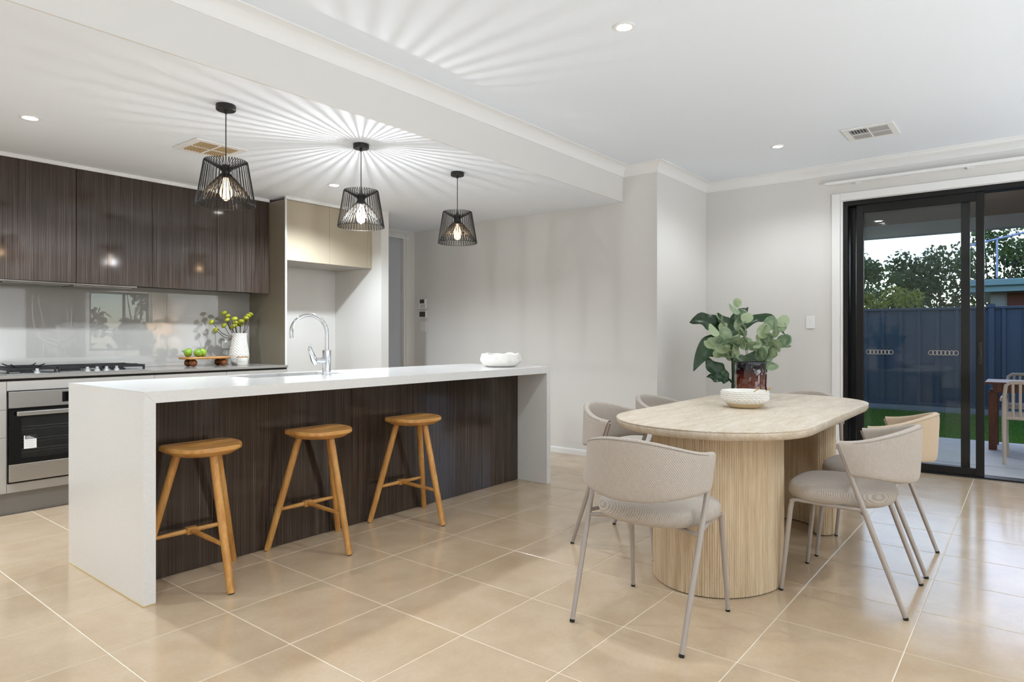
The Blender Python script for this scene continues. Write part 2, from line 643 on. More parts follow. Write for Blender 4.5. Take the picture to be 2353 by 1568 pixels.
for i in range(i0, i1):
    for j in range(j0, j1):
        xa, xb = max(X0, TX + i * TILE + G / 2), min(XD, TX + (i + 1) * TILE - G / 2)
        ya, yb = max(Y0, TY + j * TILE + G / 2), min(YK - 0.005, TY + (j + 1) * TILE - G / 2)
        if xb - xa < 0.02 or yb - ya < 0.02:
            continue
        cx, cy = (xa + xb) / 2, (ya + yb) / 2
        hidden = (cx > 5.33 and cy > 2.62)
        if hidden:
            continue
        if in_view(cx, cy):
            me = full if (xb - xa > TILE - G - 1e-4 and yb - ya > TILE - G - 1e-4) else tile_mesh(xb - xa, yb - ya)
            obj('tile', me, 'tile', fl, loc=(xa, ya, 0))
            ntile += 1
        else:
            box(rest, xa, xb, ya, yb, -0.006, 0.0)
ro = obj('tile_field', rest, 'tile', fl)
ro['kind'] = 'stuff'
print('tiles', ntile)

# ceilings
struct('ceiling', B(X0 - .1, XD + .1, Y0 - .1, YB, ZC, ZC + 0.1), 'ceil', 'white plaster dining ceiling')
kc = bmesh.new()
box(kc, X0 - .1, XD + .1, YB + 0.012, YK + .1, ZK, ZK + 0.1)
struct('ceiling_kitchen', kc, 'ceil', 'dropped white plaster ceiling over the kitchen')
struct('wall_bulkhead', B(X0, XW, YB, YB + 0.012, ZK, ZC), 'wall', 'face of the ceiling step between dining room and kitchen')
# walls
struct('wall_passage', B(XW, XW + 0.12, YC + 0.0, YK + 0.1, 0, ZC), 'wall', 'plain greige wall past the end of the island')
struct('wall_return', B(XW + 0.12, XD + 0.12, YC, YC + 0.12, 0, ZC), 'wall', 'short return wall behind the potted plant')
DY0, DY1, DZ = -0.62, 1.345, 2.361
wd = bmesh.new()
box(wd, XD, XD + 0.20, DY1, YC, 0, ZC)
box(wd, XD, XD + 0.20, DY0, DY1, DZ, ZC)
box(wd, XD, XD + 0.20, Y0, DY0, 0, ZC)
struct('wall_right', wd, 'wall', 'wall with the black framed sliding door')
struct('wall_left', B(X0 - 0.1, X0, Y0, YK, 0, ZC), 'wall', 'wall behind the camera at the kitchen end')
WX0, WX1, WZ0, WZ1 = 4.98, 6.12, 0.85, 2.06
wb = bmesh.new()
box(wb, X0, WX0, Y0 - 0.12, Y0, 0, ZC)
box(wb, WX1, XD, Y0 - 0.12, Y0, 0, ZC)
box(wb, WX0, WX1, Y0 - 0.12, Y0, 0, WZ0)
box(wb, WX0, WX1, Y0 - 0.12, Y0, WZ1, ZC)
struct('wall_back', wb, 'wall', 'wall behind the camera with the living room window')
# kitchen back wall with pantry door opening
PX0, PX1, PZ = 4.40, 5.150, 2.289
wk = bmesh.new()
box(wk, X0, PX0, YK, YK + 0.12, 0, ZK)
box(wk, PX0, PX1, YK, YK + 0.12, PZ, ZK)
box(wk, PX1, XW, YK, YK + 0.12, 0, ZK)
struct('wall_kitchen', wk, 'wall', 'wall behind the kitchen cabinets')
NX, NXE, NYF = 4.205, 4.299, 4.982
struct('wall_nib', B(NX, NXE, NYF, YK, 0, ZK), 'wall', 'wall nib closing the right side of the fridge alcove')

# cornice of the dining room
cv = [(0, ZC), (0, ZC - 0.087)]
for k in range(9):
    a = radians(90 * k / 8)
    cv.append((0.004 + 0.083 * (1 - cos(a)), ZC - 0.083 + 0.083 * sin(a)) if False else (0.006 + 0.081 * (1 - cos(a)), ZC - 0.085 + 0.079 * sin(a)))
cv.append((0.087, ZC))
cr = sweep(bmesh.new(), [(X0, YB), (XW, YB), (XW, YC), (XD, YC), (XD, Y0)], cv, -1)
struct('trim_1', cr, 'trim', 'white cove cornice round the dining ceiling', 30)
# skirting
sk = sweep(bmesh.new(), [(XW, YK), (XW, YC), (XD, YC), (XD, DY1 + 0.07)], [(0, 0), (0.012, 0), (0.012, 0.045), (0.008, 0.055), (0, 0.057)], -1)
struct('baseboard_passage', sk, 'trim', 'low white skirting board along the passage wall')
# shadow-line strips above the cabinets
st = bmesh.new()
box(st, 0.0, 3.241, 5.365, 5.40, 2.352, ZK)
box(st, 3.241, 4.205, 5.105, 5.13, 2.352, ZK)
struct('trim_2', st, 'trim', 'thin white strip between cabinet tops and ceiling')

# ------------------------------------------------------------------ pantry door
pd = struct('door_1', B(PX0, PX1 - 0.002, YK + 0.035, YK + 0.075, 0.005, PZ - 0.003), 'door_paint', 'flush grey pantry door beside the passage wall')
fr = bmesh.new()
box(fr, PX1, PX1 + 0.03, YK - 0.012, YK, 0, PZ + 0.045, 0.002)
box(fr, PX1 + 0.031, PX1 + 0.108, YK - 0.018, YK, 0, PZ + 0.045, 0.003)
box(fr, NXE + 0.01, PX1 - 0.001, YK - 0.018, YK, PZ, PZ + 0.045, 0.003)
obj('door_frame', fr, 'wall', pd)
obj('head_track', B(PX0, PX1 + 0.07, YK - 0.022, YK - 0.0185, PZ - 0.012, PZ - 0.001), 'trim', pd)

# ------------------------------------------------------------------ sliding door
sd = struct('door_2', B(XD + 0.02, XD + 0.16, DY0, DY1 - 0.02, 0.001, 0.012), 'alu', 'black aluminium sliding door to the patio')
f = bmesh.new()
box(f, XD + 0.02, XD + 0.16, DY1 - 0.055, DY1 - 0.02, 0.012, DZ - 0.005)       # left jamb
box(f, XD + 0.02, XD + 0.16, DY0, DY0 + 0.03, 0.012, DZ - 0.005)                # right jamb
box(f, XD + 0.02, XD + 0.16, DY0 + 0.03, DY1 - 0.055, DZ - 0.045, DZ - 0.005)   # head
obj('outer_frame', f, 'alu', sd)
f = bmesh.new()
box(f, XD - 0.018, XD - 0.001, DY1 + 0.001, DY1 + 0.068, 0, DZ + 0.067, 0.003)
box(f, XD - 0.018, XD - 0.001, DY0 - 0.068, DY1, DZ + 0.001, DZ + 0.067, 0.003)
obj('architrave', f, 'trim', sd)
f = bmesh.new()
box(f, XD, XD + 0.12, DY1 - 0.018, DY1 - 0.001, 0, DZ)
box(f, XD, XD + 0.12, DY0, DY1 - 0.019, DZ - 0.004, DZ - 0.0005)
obj('reveal_lining', f, 'trim', sd)
def sash(name, x0, x1, ya, yb, wa, wb, zb, zt, bot, top):
    s = bmesh.new()
    box(s, x0, x1, ya, ya + wa, zb, zt, 0.003)
    box(s, x0, x1, yb - wb, yb, zb, zt, 0.003)
    box(s, x0 + .002, x1 - .002, ya + wa, yb - wb, zb, zb + bot)
    box(s, x0 + .002, x1 - .002, ya + wa, yb - wb, zt - top, zt)
    so = obj(name, s, 'alu', sd)
    xm = (x0 + x1) / 2
    obj('pane', B(xm - 0.003, xm + 0.003, ya + wa - 0.004, yb - wb + 0.004, zb + bot - 0.004, zt - top + 0.004), 'glass', so)
    return so
fixed = sash('fixed_sash', XD + 0.105, XD + 0.14, 0.395, DY1 - 0.06, 0.062, 0.045, 0.013, DZ - 0.046, 0.055, 0.05)
slid = sash('sliding_sash', XD + 0.035, XD + 0.075, 0.296, 1.222, 0.056, 0.056, 0.013, DZ - 0.046, 0.06, 0.07)
h = bmesh.new()
box(h, XD + 0.024, XD + 0.036, 0.309, 0.338, 0.92, 1.10, 0.003)
box(h, XD + 0.012, XD + 0.026, 0.316, 0.330, 0.985, 1.05, 0.004)
obj('door_lock', h, 'black_metal', slid)
def rings(ya):
    s = bmesh.new()
    for k in range(7):
        tube(s, [(XD + 0.0515, ya - k * 0.0287 + 0.0185 * cos(a * pi / 12), 1.008 + 0.0185 * sin(a * pi / 12)) for a in range(24)], 0.0016, seg=4, closed=True)
    return s
M['sticker'] = mat('frosted_sticker', rgb(214, 200, 178), 0.6)
for ya in (1.128, 0.660):
    o = obj('safety_marker', rings(ya), 'sticker', slid)
    o['label'] = 'row of seven linked pale rings on the glass'

# curtain track above the door
ct = thing('curtain_track', 'white curtain track on the wall above the sliding door', 'curtain track', (XD, 0.4, 2.5))
obj('rail', B(XD - 0.085, XD - 0.052, -0.9, 1.455, 2.505, 2.530, 0.004), 'trim', ct)
obj('backing', B(XD - 0.05, XD - 0.001, -0.9, 1.43, 2.515, 2.523), 'trim', ct)
for y in (1.197, 0.385, -0.43):
    b = bmesh.new()
    box(b, XD - 0.05, XD - 0.0005, y - 0.022, y + 0.022, 2.497, 2.5145, 0.002)
    for dy in (-0.012, 0.012):
        box(b, XD - 0.052, XD - 0.046, y + dy - 0.003, y + dy + 0.003, 2.490, 2.498)
    obj('bracket', b, 'white_plastic', ct)

# ------------------------------------------------------------------ switches and controls
sw = thing('wall_switch', 'white double switch and dimmer plate beside the sliding door', 'switch', (XD, 1.597, 1.215))
obj('plate', B(XD - 0.009, XD - 0.0005, 1.559, 1.635, 1.217, 1.333, 0.003), 'white_plastic', sw)
for z in (1.300, 1.276):
    obj('rocker', B(XD - 0.013, XD - 0.0092, 1.588, 1.606, z - 0.007, z + 0.007, 0.0015), 'white_plastic', sw)
obj('dimmer_knob', L([(0.013, 0), (0.012, 0.012), (0.0, 0.012)], seg=16, cap1=False), 'knob', sw)
sw.children[-1].matrix_parent_inverse = Matrix.Identity(4)
sw.children[-1].location = (-0.009, 0, 0.030)
sw.children[-1].rotation_euler = (0, radians(-90), 0)

ap = thing('alarm_keypad', 'white alarm keypad with grey screen, topmost of the wall controls', 'keypad', (XW, 5.562, 1.465))
obj('case', B(XW - 0.022, XW - 0.0005, 5.505, 5.622, 1.466, 1.585, 0.004), 'white_plastic', ap)
obj('screen', B(XW - 0.0235, XW - 0.0222, 5.527, 5.600, 1.530, 1.575), 'dark_screen', ap)
M['grey_key'] = mat('grey_key', rgb(178, 180, 178), 0.5)
for r in range(3):
    for c in range(4):
        obj('key', B(XW - 0.0245, XW - 0.0222, 5.592 - c * 0.021 - 0.012, 5.592 - c * 0.021, 1.506 - r * 0.014, 1.515 - r * 0.014), 'grey_key', ap)
ac = thing('climate_controller', 'square white wall controller with dark display under the keypad', 'thermostat', (XW, 5.558, 1.359))
obj('case', B(XW - 0.020, XW - 0.0005, 5.498, 5.618, 1.360, 1.446, 0.004), 'white_plastic', ac)
obj('display', B(XW - 0.0215, XW - 0.0202, 5.512, 5.607, 1.372, 1.434), 'dark_screen', ac)
ls = thing('light_switch', 'plain white light switch, lowest of the wall controls', 'switch', (XW, 5.557, 1.202))
obj('plate', B(XW - 0.009, XW - 0.0005, 5.512, 5.602, 1.203, 1.314, 0.003), 'white_plastic', ls)
obj('rocker', B(XW - 0.013, XW - 0.0092, 5.549, 5.565, 1.255, 1.275, 0.0015), 'white_plastic', ls)

# ------------------------------------------------------------------ air vents
def vent(name, x0, x1, y0, y1, z, label, mt, cross_first):
    v = thing(name, label, 'vent', ((x0 + x1) / 2, (y0 + y1) / 2, z))
    w = 0.045
    f = bmesh.new()
    sweep_prof = [(0, z), (0, z - 0.004), (w, z - 0.014), (w, z)]
    P = [(x0, y0), (x1, y0), (x1, y1), (x0, y1)]
    for a, b, c, d in ((x0, x1, y0, y0 + w), (x0, x1, y1 - w, y1), (x0, x0 + w, y0 + w, y1 - w), (x1 - w, x1, y0 + w, y1 - w)):
        box(f, a, b, c, d, z - 0.010, z - 0.0005, 0.003)
    xm, ym = (x0 + x1) / 2, (y0 + y1) / 2
    box(f, xm - 0.008, xm + 0.008, y0 + w, y1 - w, z - 0.012, z - 0.0005)
    box(f, x0 + w, xm - 0.008, ym - 0.006, ym + 0.006, z - 0.012, z - 0.0005)
    box(f, xm + 0.008, x1 - w, ym - 0.006, ym + 0.006, z - 0.012, z - 0.0005)
    obj('frame', f, 'trim', v)
    obj('backing', B(x0 + w, x1 - w, y0 + w, y1 - w, z - 0.0022, z - 0.0006), 'black_iron', v)
    q = 0
    for (a, b) in ((x0 + w, xm - 0.008), (xm + 0.008, x1 - w)):
        for (c, d) in ((y0 + w, ym - 0.006), (ym + 0.006, y1 - w)):
            q += 1
            if q == cross_first:
                for k in range(6):
                    yy = c + (d - c) * (k + 0.5) / 6
                    s = PR([(yy - 0.002, z - 0.003), (yy + 0.001, z - 0.003), (yy + 0.003, z - 0.0125), (yy, z - 0.0125)], a, b, plane='YZ')
                    obj('slat', s, mt, v)
            else:
                for k in range(6):
                    xx = a + (b - a) * (k + 0.5) / 6
                    s = PR([(xx - 0.007, z - 0.003), (xx - 0.0085, z - 0.003), (xx + 0.006, z - 0.0125), (xx + 0.0075, z - 0.0125)], c, d, plane='XZ')
                    obj('slat', s, mt, v)
    return v
M['slat_tan'] = mat('slat_tan', rgb(190, 164, 124), 0.5)
M['slat_grey'] = mat('slat_grey', rgb(170, 168, 166), 0.5)
vent('ceiling_vent', 1.945, 2.285, 4.035, 4.372, ZK, 'square ceiling vent with tan slats behind the first pendant', 'slat_tan', 9)
vent('ceiling_vent', 5.352, 5.690, 0.775, 1.118, ZC, 'square ceiling vent with grey slats near the sliding door', 'slat_grey', 2)

# ------------------------------------------------------------------ downlights
def downlight(x, y, z, label, power, angle=150, grp='ceiling downlights', spot=True, real=True):
    if real:
        d = thing('downlight', label, 'downlight', (x, y, z), grp)
        obj('trim_ring', L([(0.038, z - 0.0005), (0.054, z - 0.0005), (0.054, z - 0.004), (0.046, z - 0.007), (0.038, z - 0.006)], seg=28, c=(x, y), cap0=False, cap1=False), 'trim', d, True)
        obj('diffuser', L([(0.040, z - 0.001), (0.040, z - 0.003), (0.02, z - 0.0045)], seg=28, c=(x, y)), 'led', d, True)
    ld = bpy.data.lights.new('downlight_lamp', 'SPOT')
    ld.energy = power
    ld.spot_size = radians(angle)
    ld.spot_blend = 0.55
    ld.shadow_soft_size = 0.035
    ld.color = (0.90, 0.95, 1.0) if z > 2.5 else (0.82, 0.91, 1.0)
    lo = bpy.data.objects.new('downlight_lamp', ld)
    COL.objects.link(lo)
    lo.location = (x, y, z - 0.05)
downlight(2.892, 1.587, ZC, 'bright downlight in the dining ceiling, nearest the camera', P_DOWN)
downlight(5.488, 1.611, ZC, 'downlight in the dining ceiling near the sliding door', P_DOWN * 0.75)
downlight(1.186, 4.407, ZK, 'downlight over the oven at the far left of the kitchen ceiling', P_KIT)
downlight(3.254, 4.436, ZK, 'downlight in front of the fridge alcove', P_KIT)
for x, y in ((0.29, 1.6), (0.29, -1.1), (2.892, -1.1), (5.488, -1.1)):
    downlight(x, y, ZC, ['living room downlight', 'downlight'][0] + {(0.29, 1.6): ' left of the camera', (0.29, -1.1): ' straight behind the camera', (2.892, -1.1): ' nearest the wall art', (5.488, -1.1): ' nearest the living room curtain'}[(x, y)], P_DOWN, grp='unseen downlights')
downlight(-0.9, 4.42, ZK, 'downlight beyond the left edge of the kitchen', P_KIT, grp='unseen downlights')

# ================================================================== KITCHEN
# island
IX0, IX1, IY0, IY1, IH, IT = 1.189, 4.174, 2.936, 3.815, 0.91, 0.05
isl = thing('island_worktop', 'long white stone island top with waterfall ends', 'worktop', (2.68, 3.37, 0))
SX0, SX1, SY0, SY1 = 1.98, 2.60, 3.445, 3.735
tp = bmesh.new()
# mitred top in three runs round the sink cut-out
def mit(bm, y0, y1):
    prism(bm, [(IX0 + 0.0005, IH), (IX0 + IT, IH - IT), (IX1 - IT, IH - IT), (IX1 - 0.0005, IH)], y0, y1, 'XZ')
mit(tp, IY0, SY0); mit(tp, SY1, IY1)
prism(tp, [(IX0 + 0.0005, IH), (IX0 + IT, IH - IT), (SX0, IH - IT), (SX0, IH)], SY0, SY1, 'XZ')
prism(tp, [(SX1, IH), (SX1, IH - IT), (IX1 - IT, IH - IT), (IX1 - 0.0005, IH)], SY0, SY1, 'XZ')
obj('slab', tp, 'stone', isl)
obj('waterfall_end', PR([(IX0, IH - 0.0006), (IX0, 0.001), (IX0 + IT, 0.001), (IX0 + IT, IH - IT - 0.0006)], IY0, IY1, plane='XZ'), 'stone', isl)
obj('waterfall_end', PR([(IX1, IH - 0.0006), (IX1, 0.001), (IX1 - IT, 0.001), (IX1 - IT, IH - IT - 0.0006)], IY0, IY1, plane='XZ'), 'stone', isl)
M['seal'] = mat('silicone_seal', rgb(206, 182, 128), 0.6)
s = bmesh.new()
box(s, IX0 - 0.003, IX0, IY0 - 0.003, IY1, 0.0, 0.004)
box(s, IX0, IX0 + IT, IY0 - 0.003, IY0, 0.0, 0.004)
obj('floor_seal', s, 'seal', isl)
ic = thing('island_cabinet', 'dark streaked laminate front of the island behind the stools', 'cabinet', (2.68, 3.5, 0))
obj('front_panel', B(IX0 + IT + 0.001, IX1 - IT - 0.001, 3.222, 3.240, 0.002, IH - IT - 0.001), 'laminate', ic)
cb = bmesh.new()
box(cb, IX0 + IT + 0.001, SX0 - 0.03, 3.241, IY1 - 0.03, 0.1, IH - IT - 0.001)
box(cb, SX1 + 0.03, IX1 - IT - 0.001, 3.241, IY1 - 0.03, 0.1, IH - IT - 0.001)
box(cb, SX0 - 0.03, SX1 + 0.03, 3.241, IY1 - 0.03, 0.1, 0.6)
box(cb, IX0 + IT + 0.001, IX1 - IT - 0.001, 3.241, IY1 - 0.08, 0.001, 0.1)
obj('carcass', cb, 'cab_grey', ic)
sk = thing('kitchen_sink', 'undermount steel sink let into the island top', 'sink', (2.29, 3.59, 0.7))
b = bmesh.new()
box(b, SX0 - 0.008, SX1 + 0.008, SY0 - 0.008, SY0 - 0.0, 0.69, IH - IT - 0.001)
box(b, SX0 - 0.008, SX1 + 0.008, SY1 + 0.0, SY1 + 0.008, 0.69, IH - IT - 0.001)
box(b, SX0 - 0.008, SX0, SY0, SY1, 0.69, IH - IT - 0.001)
box(b, SX1, SX1 + 0.008, SY0, SY1, 0.69, IH - IT - 0.001)
box(b, SX0, SX1, SY0, SY1, 0.69, 0.694)
obj('basin', b, 'steel', sk)
obj('drain', L([(0.045, 0.6945), (0.045, 0.697), (0.03, 0.698)], seg=20, c=(2.29, 3.59)), 'chrome', sk)
# faucet
fx, fy = 2.419, 3.372
fa = thing('kitchen_tap', 'chrome gooseneck mixer tap on the island', 'tap', (fx, fy, IH))
obj('body', L([(0.030, IH), (0.030, IH + 0.004), (0.0255, IH + 0.006), (0.0255, IH + 0.148), (0.024, IH + 0.152), (0.012, IH + 0.153)], seg=28, c=(fx, fy)), 'chrome', fa, True)
dv = Vector((-0.56, 0.83, 0)).normalized()
pts = [(fx, fy, IH + 0.15), (fx, fy, IH + 0.20), (fx, fy, IH + 0.255)]
R_ = 0.112
for k in range(1, 23):
    a = radians(180 - k * 195 / 22)
    c = Vector((fx, fy, IH + 0.255)) + dv * R_
    q = c + dv * (R_ * cos(a)) + Vector((0, 0, R_ * sin(a)))
    pts.append(tuple(q))
obj('spout', T(pts, 0.0118, seg=16), 'chrome', fa, True)
hd = Vector((-0.93, 0.1, 0.0)).normalized()
c0 = Vector((fx, fy, IH + 0.088))
c1 = c0 + hd * 0.075
lv = bmesh.new()
tube(lv, [tuple(c0 + hd * 0.015), tuple(c1)], 0.0185, seg=20)
e = c1 + hd * 0.004
tube(lv, [tuple(c1 + Vector((0, 0, -0.022))), tuple(e + hd * 0.008 + Vector((0, 0, 0.01))), tuple(e + hd * 0.022 + Vector((0, 0, 0.045))), tuple(e + hd * 0.034 + Vector((0, 0, 0.078))), tuple(e + hd * 0.036 + Vector((0, 0, 0.088)))], [0.012, 0.020, 0.0145, 0.012, 0.006], seg=14)
obj('lever', lv, 'chrome', fa, True)

# back run: base cabinets
YF = 5.08        # cabinet fronts
KZ = 0.148
CT = 0.860
def base_cab(name, x0, x1, fronts, label):
    t = thing(name, label, 'cabinet', ((x0 + x1) / 2, 5.4, 0), 'base cabinets along the back wall')
    obj('carcass', B(x0 + 0.001, x1 - 0.001, YF + 0.019, YK - 0.012, KZ, CT), 'cab_grey', t)
    obj('kickboard', B(x0, x1, 5.142, 5.158, 0.001, KZ - 0.001), 'kick', t)
    obj('finger_gap', B(x0, x1, YF + 0.012, YF + 0.0185, CT + 0.001, 0.874), 'black_gap', t)
    for (nm, a, b2, z0, z1) in fronts:
        obj(nm, B(a + 0.0012, b2 - 0.0012, YF, YF + 0.018, z0 + 0.0012, z1 - 0.0012, 0.001, 1), 'cab_grey', t)
    return t
base_cab('drawer_cabinet', 0.64, 1.243, [('drawer', 0.64, 1.243, 0.679, CT), ('drawer', 0.64, 1.243, 0.502, 0.679), ('drawer', 0.64, 1.243, KZ, 0.502)], 'grey drawer unit left of the oven')
ov = base_cab('oven_cabinet', 1.243, 2.135, [('filler_strip', 1.243, 2.135, 0.797, CT), ('filler_strip', 1.243, 2.135, KZ, 0.207)], 'grey cabinet housing the built-in oven')
base_cab('drawer_cabinet', 2.135, 3.241, [('drawer', 2.135, 2.688, 0.679, CT), ('drawer', 2.135, 2.688, KZ, 0.679), ('drawer', 2.688, 3.241, 0.679, CT), ('drawer', 2.688, 3.241, KZ, 0.679)], 'grey drawer unit between the oven and the tall end panel')
tag(obj('rear_worktop', B(0.64, 3.240, YF - 0.008, YK - 0.013, 0.875, 0.895, 0.001, 1), 'grey_bench'), 'glossy grey worktop carrying the cooktop along the back wall', 'worktop')
# oven
ov = thing('oven', 'built-in steel oven with black glass door', 'oven', (1.689, 5.07, 0.21))
OX0, OX1 = 1.246, 2.132
obj('housing', B(OX0, OX1, YF - 0.002, YF + 0.0005, 0.209, 0.796), 'black_glass', ov)
obj('control_panel', B(OX0 + .004, OX1 - .004, YF - 0.018, YF - 0.0025, 0.688, 0.793, 0.002), 'steel', ov)
obj('display', B(1.541, 1.80, YF - 0.0195, YF - 0.0182, 0.710, 0.777), 'black_glass', ov)
dr = bmesh.new()
DX0, DX1 = OX0 + .004, OX1 - .004
for a, b2, c, d in ((DX0, 1.315, 0.332, 0.677), (2.063, DX1, 0.332, 0.677), (1.315, 2.063, 0.332, 0.360), (1.315, 2.063, 0.625, 0.677)):
    box(dr, a, b2, YF - 0.024, YF - 0.0025, c, d)
dd = obj('oven_door', dr, 'black_glass', ov)
obj('window', B(1.315, 2.063, YF - 0.023, YF - 0.018, 0.360, 0.625), 'glass', dd)
obj('cavity', B(1.315, 2.063, YF - 0.0045, YF - 0.0026, 0.360, 0.625), 'oven_inside', dd)
rk = bmesh.new()
for z in (0.565, 0.485, 0.42):
    tube(rk, [(1.32, YF - 0.012, z), (2.06, YF - 0.012, z)], 0.003, seg=6)
    tube(rk, [(1.32, YF - 0.009, z - 0.018), (2.06, YF - 0.009, z - 0.018)], 0.002, seg=6)
obj('rack', rk, 'oven_rack', dd)
hh = bmesh.new()
box(hh, 1.281, 2.097, YF - 0.068, YF - 0.050, 0.640, 0.668, 0.004)
for x in (1.30, 2.078):
    box(hh, x - 0.010, x + 0.010, YF - 0.0505, YF - 0.0245, 0.646, 0.662)
obj('handle', hh, 'steel', dd)
obj('lower_panel', B(OX0 + .004, OX1 - .004, YF - 0.022, YF - 0.0025, 0.219, 0.330, 0.002), 'steel', ov)
stk = obj('sticker', B(1.327, 1.395, YF - 0.0260, YF - 0.0242, 0.424, 0.508), 'white_plastic', ov)
stk['label'] = 'white energy sticker with a black header'
obj('header', B(1.334, 1.395, YF - 0.0268, YF - 0.0261, 0.486, 0.508), 'black_iron', stk)
ln = bmesh.new()
for z, w in ((0.502, 0.024), (0.496, 0.034), (0.4905, 0.044)):
    box(ln, 1.338, 1.338 + w, YF - 0.0272, YF - 0.0269, z - 0.0012, z + 0.0012)
obj('print_line', ln, 'white_plastic', stk)
ln = bmesh.new()
for k in range(4):
    box(ln, 1.334, 1.386 - 0.006 * (k % 2), YF - 0.0266, YF - 0.0261, 0.474 - 0.012 * k, 0.4752 - 0.012 * k)
obj('print_line', ln, 'grey_key', stk)
# cooktop
ck = thing('cooktop', 'gas cooktop with black trivets on the back worktop', 'cooktop', (1.69, 5.4, 0.895))
obj('tray', B(1.25, 2.13, 5.12, 5.64, 0.8955, 0.902, 0.002), 'steel', ck)
def trivet(x0, x1, y0, y1, z=0.938):
    b = bmesh.new()
    for y in (y0, y1):
        box(b, x0, x1, y - 0.006, y + 0.006, z - 0.016, z)
    for x in (x0 + 0.006, x1 - 0.006):
        box(b, x - 0.006, x + 0.006, y0 + 0.006, y1 - 0.006, z - 0.016, z)
    ym, xm = (y0 + y1) / 2, (x0 + x1) / 2
    box(b, x0 + 0.012, x1 - 0.012, ym - 0.005, ym + 0.005, z - 0.014, z)
    for yy in ((y0 + ym) / 2, (ym + y1) / 2):
        box(b, x0 + 0.012, xm - 0.03, yy - 0.004, yy + 0.004, z - 0.012, z + 0.004)
        box(b, xm + 0.03, x1 - 0.012, yy - 0.004, yy + 0.004, z - 0.012, z + 0.004)
    for x in (x0 + 0.006, x1 - 0.006):
        for y in (y0, y1):
            box(b, x - 0.006, x + 0.006, y - 0.006, y + 0.006, 0.902, z - 0.016)
    return b
for a, b2 in ((1.27, 1.545), (1.555, 1.825), (1.835, 2.11)):
    obj('trivet', trivet(a, b2, 5.19, 5.62), 'black_iron', ck)
for x, y, r in ((1.41, 5.30, 0.03), (1.41, 5.50, 0.04), (1.69, 5.40, 0.055), (1.97, 5.30, 0.035), (1.97, 5.50, 0.04)):
    obj('burner', L([(r + 0.012, 0.9022), (r + 0.012, 0.911), (r, 0.913), (r, 0.920), (r - 0.008, 0.922)], seg=20, c=(x, y)), 'black_iron', ck, True)
w = bmesh.new()
for k in range(4):
    a = pi / 4 + k * pi / 2
    d = Vector((cos(a), sin(a), 0))
    tube(w, [tuple(Vector((1.405, 5.36, 0.943)) + d * 0.035), tuple(Vector((1.405, 5.36, 0.945)) + d * 0.10), tuple(Vector((1.405, 5.36, 0.960)) + d * 0.135)], [0.006, 0.006, 0.003], seg=6)
tube(w, [(1.405 + 0.10 * cos(a * pi / 12), 5.36 + 0.10 * sin(a * pi / 12), 0.943) for a in range(24)], 0.005, seg=6, closed=True)
obj('wok_ring', w, 'black_iron', ck)
for x in (1.425, 1.72, 1.78, 1.84, 1.905):
    obj('knob', L([(0.019, 0.9022), (0.017, 0.914), (0.011, 0.918), (0.010, 0.932), (0.007, 0.934)], seg=18, c=(x, 5.152)), 'knob', ck, True)
# splashback and overhead cabinets
tag(obj('splashback', B(0.64, 3.240, YK - 0.009, YK - 0.001, 0.896, 1.60), 'splash'), 'glossy pale grey glass splashback behind the cooktop', 'splashback')
WF = 5.372
for k, (a, b2) in enumerate(((0.17, 0.688), (0.688, 1.205), (1.205, 1.723), (1.723, 2.241), (2.241, 2.758), (2.758, 3.240))):
    t = thing('overhead_cabinet', ['dark streaked overhead cabinet beyond the left edge', 'dark streaked overhead cabinet cut by the left edge', 'dark streaked overhead cabinet above the left half of the rangehood', 'dark streaked overhead cabinet above the right half of the rangehood', 'dark streaked overhead cabinet right of the rangehood', 'dark streaked overhead cabinet against the taupe end panel'][k], 'cabinet', ((a + b2) / 2, 5.5, 1.53), 'dark overhead cabinets')
    obj('carcass', B(a + 0.0005, b2 - 0.0005, WF + 0.019, YK - 0.010, 1.545, 2.351), 'black_gap', t)
    obj('door', B(a + 0.0015, b2 - 0.0015, WF, WF + 0.018, 1.530, 2.351, 0.001, 1), 'laminate', t)
hd = thing('rangehood', 'slim steel slide-out rangehood under the dark cabinets', 'rangehood', (1.69, 5.5, 1.5))
M['steel_dark'] = steel('rangehood_steel', rgb(130, 124, 118), 0)
obj('visor', B(1.255, 2.12, 5.345, 5.62, 1.514, 1.526, 0.002), 'steel_dark', hd)
for a, b2 in ((1.29, 1.68), (1.70, 2.09)):
    obj('filter', B(a, b2, 5.36, 5.60, 1.508, 1.5135), 'steel_dark', hd)
obj('motor_box', B(1.28, 2.10, 5.44, 5.70, 1.5265, 1.5445), 'black_gap', hd)
# fridge alcove
ep = thing('tall_end_panel', 'tall taupe panel between the worktop and the fridge alcove', 'panel', (3.25, 5.4, 0))
obj('board', B(3.2415, 3.2585, 5.124, YK - 0.001, 0.001, 2.351), 'panel_taupe', ep)
obj('edge_strip', B(3.2412, 3.2588, 5.121, 5.1235, 0.001, 2.351), 'wall', ep)
oc = thing('fridge_top_cabinet', 'taupe two-door cabinet above the empty fridge alcove', 'cabinet', (3.73, 5.4, 1.8))
obj('carcass', B(3.259, 4.204, 5.142, YK - 0.001, 1.822, 2.351), 'cab_grey', oc)
obj('door', B(3.2605, 3.7045, 5.122, 5.1405, 1.818, 2.349, 0.001, 1), 'cab_taupe', oc)
obj('door', B(3.7065, 4.150, 5.122, 5.1405, 1.818, 2.349, 0.001, 1), 'cab_taupe', oc)
obj('filler_strip', B(4.1515, 4.204, 5.122, 5.1405, 1.818, 2.349, 0.001, 1), 'cab_taupe', oc)
wl_ = bmesh.new()
for x, z in ((3.47, 1.545), (3.60, 1.54), (3.31, 1.50), (3.315, 1.44)):
    box(wl_, x - 0.004, x + 0.004, YK - 0.003, YK - 0.0005, z - 0.006, z + 0.006)
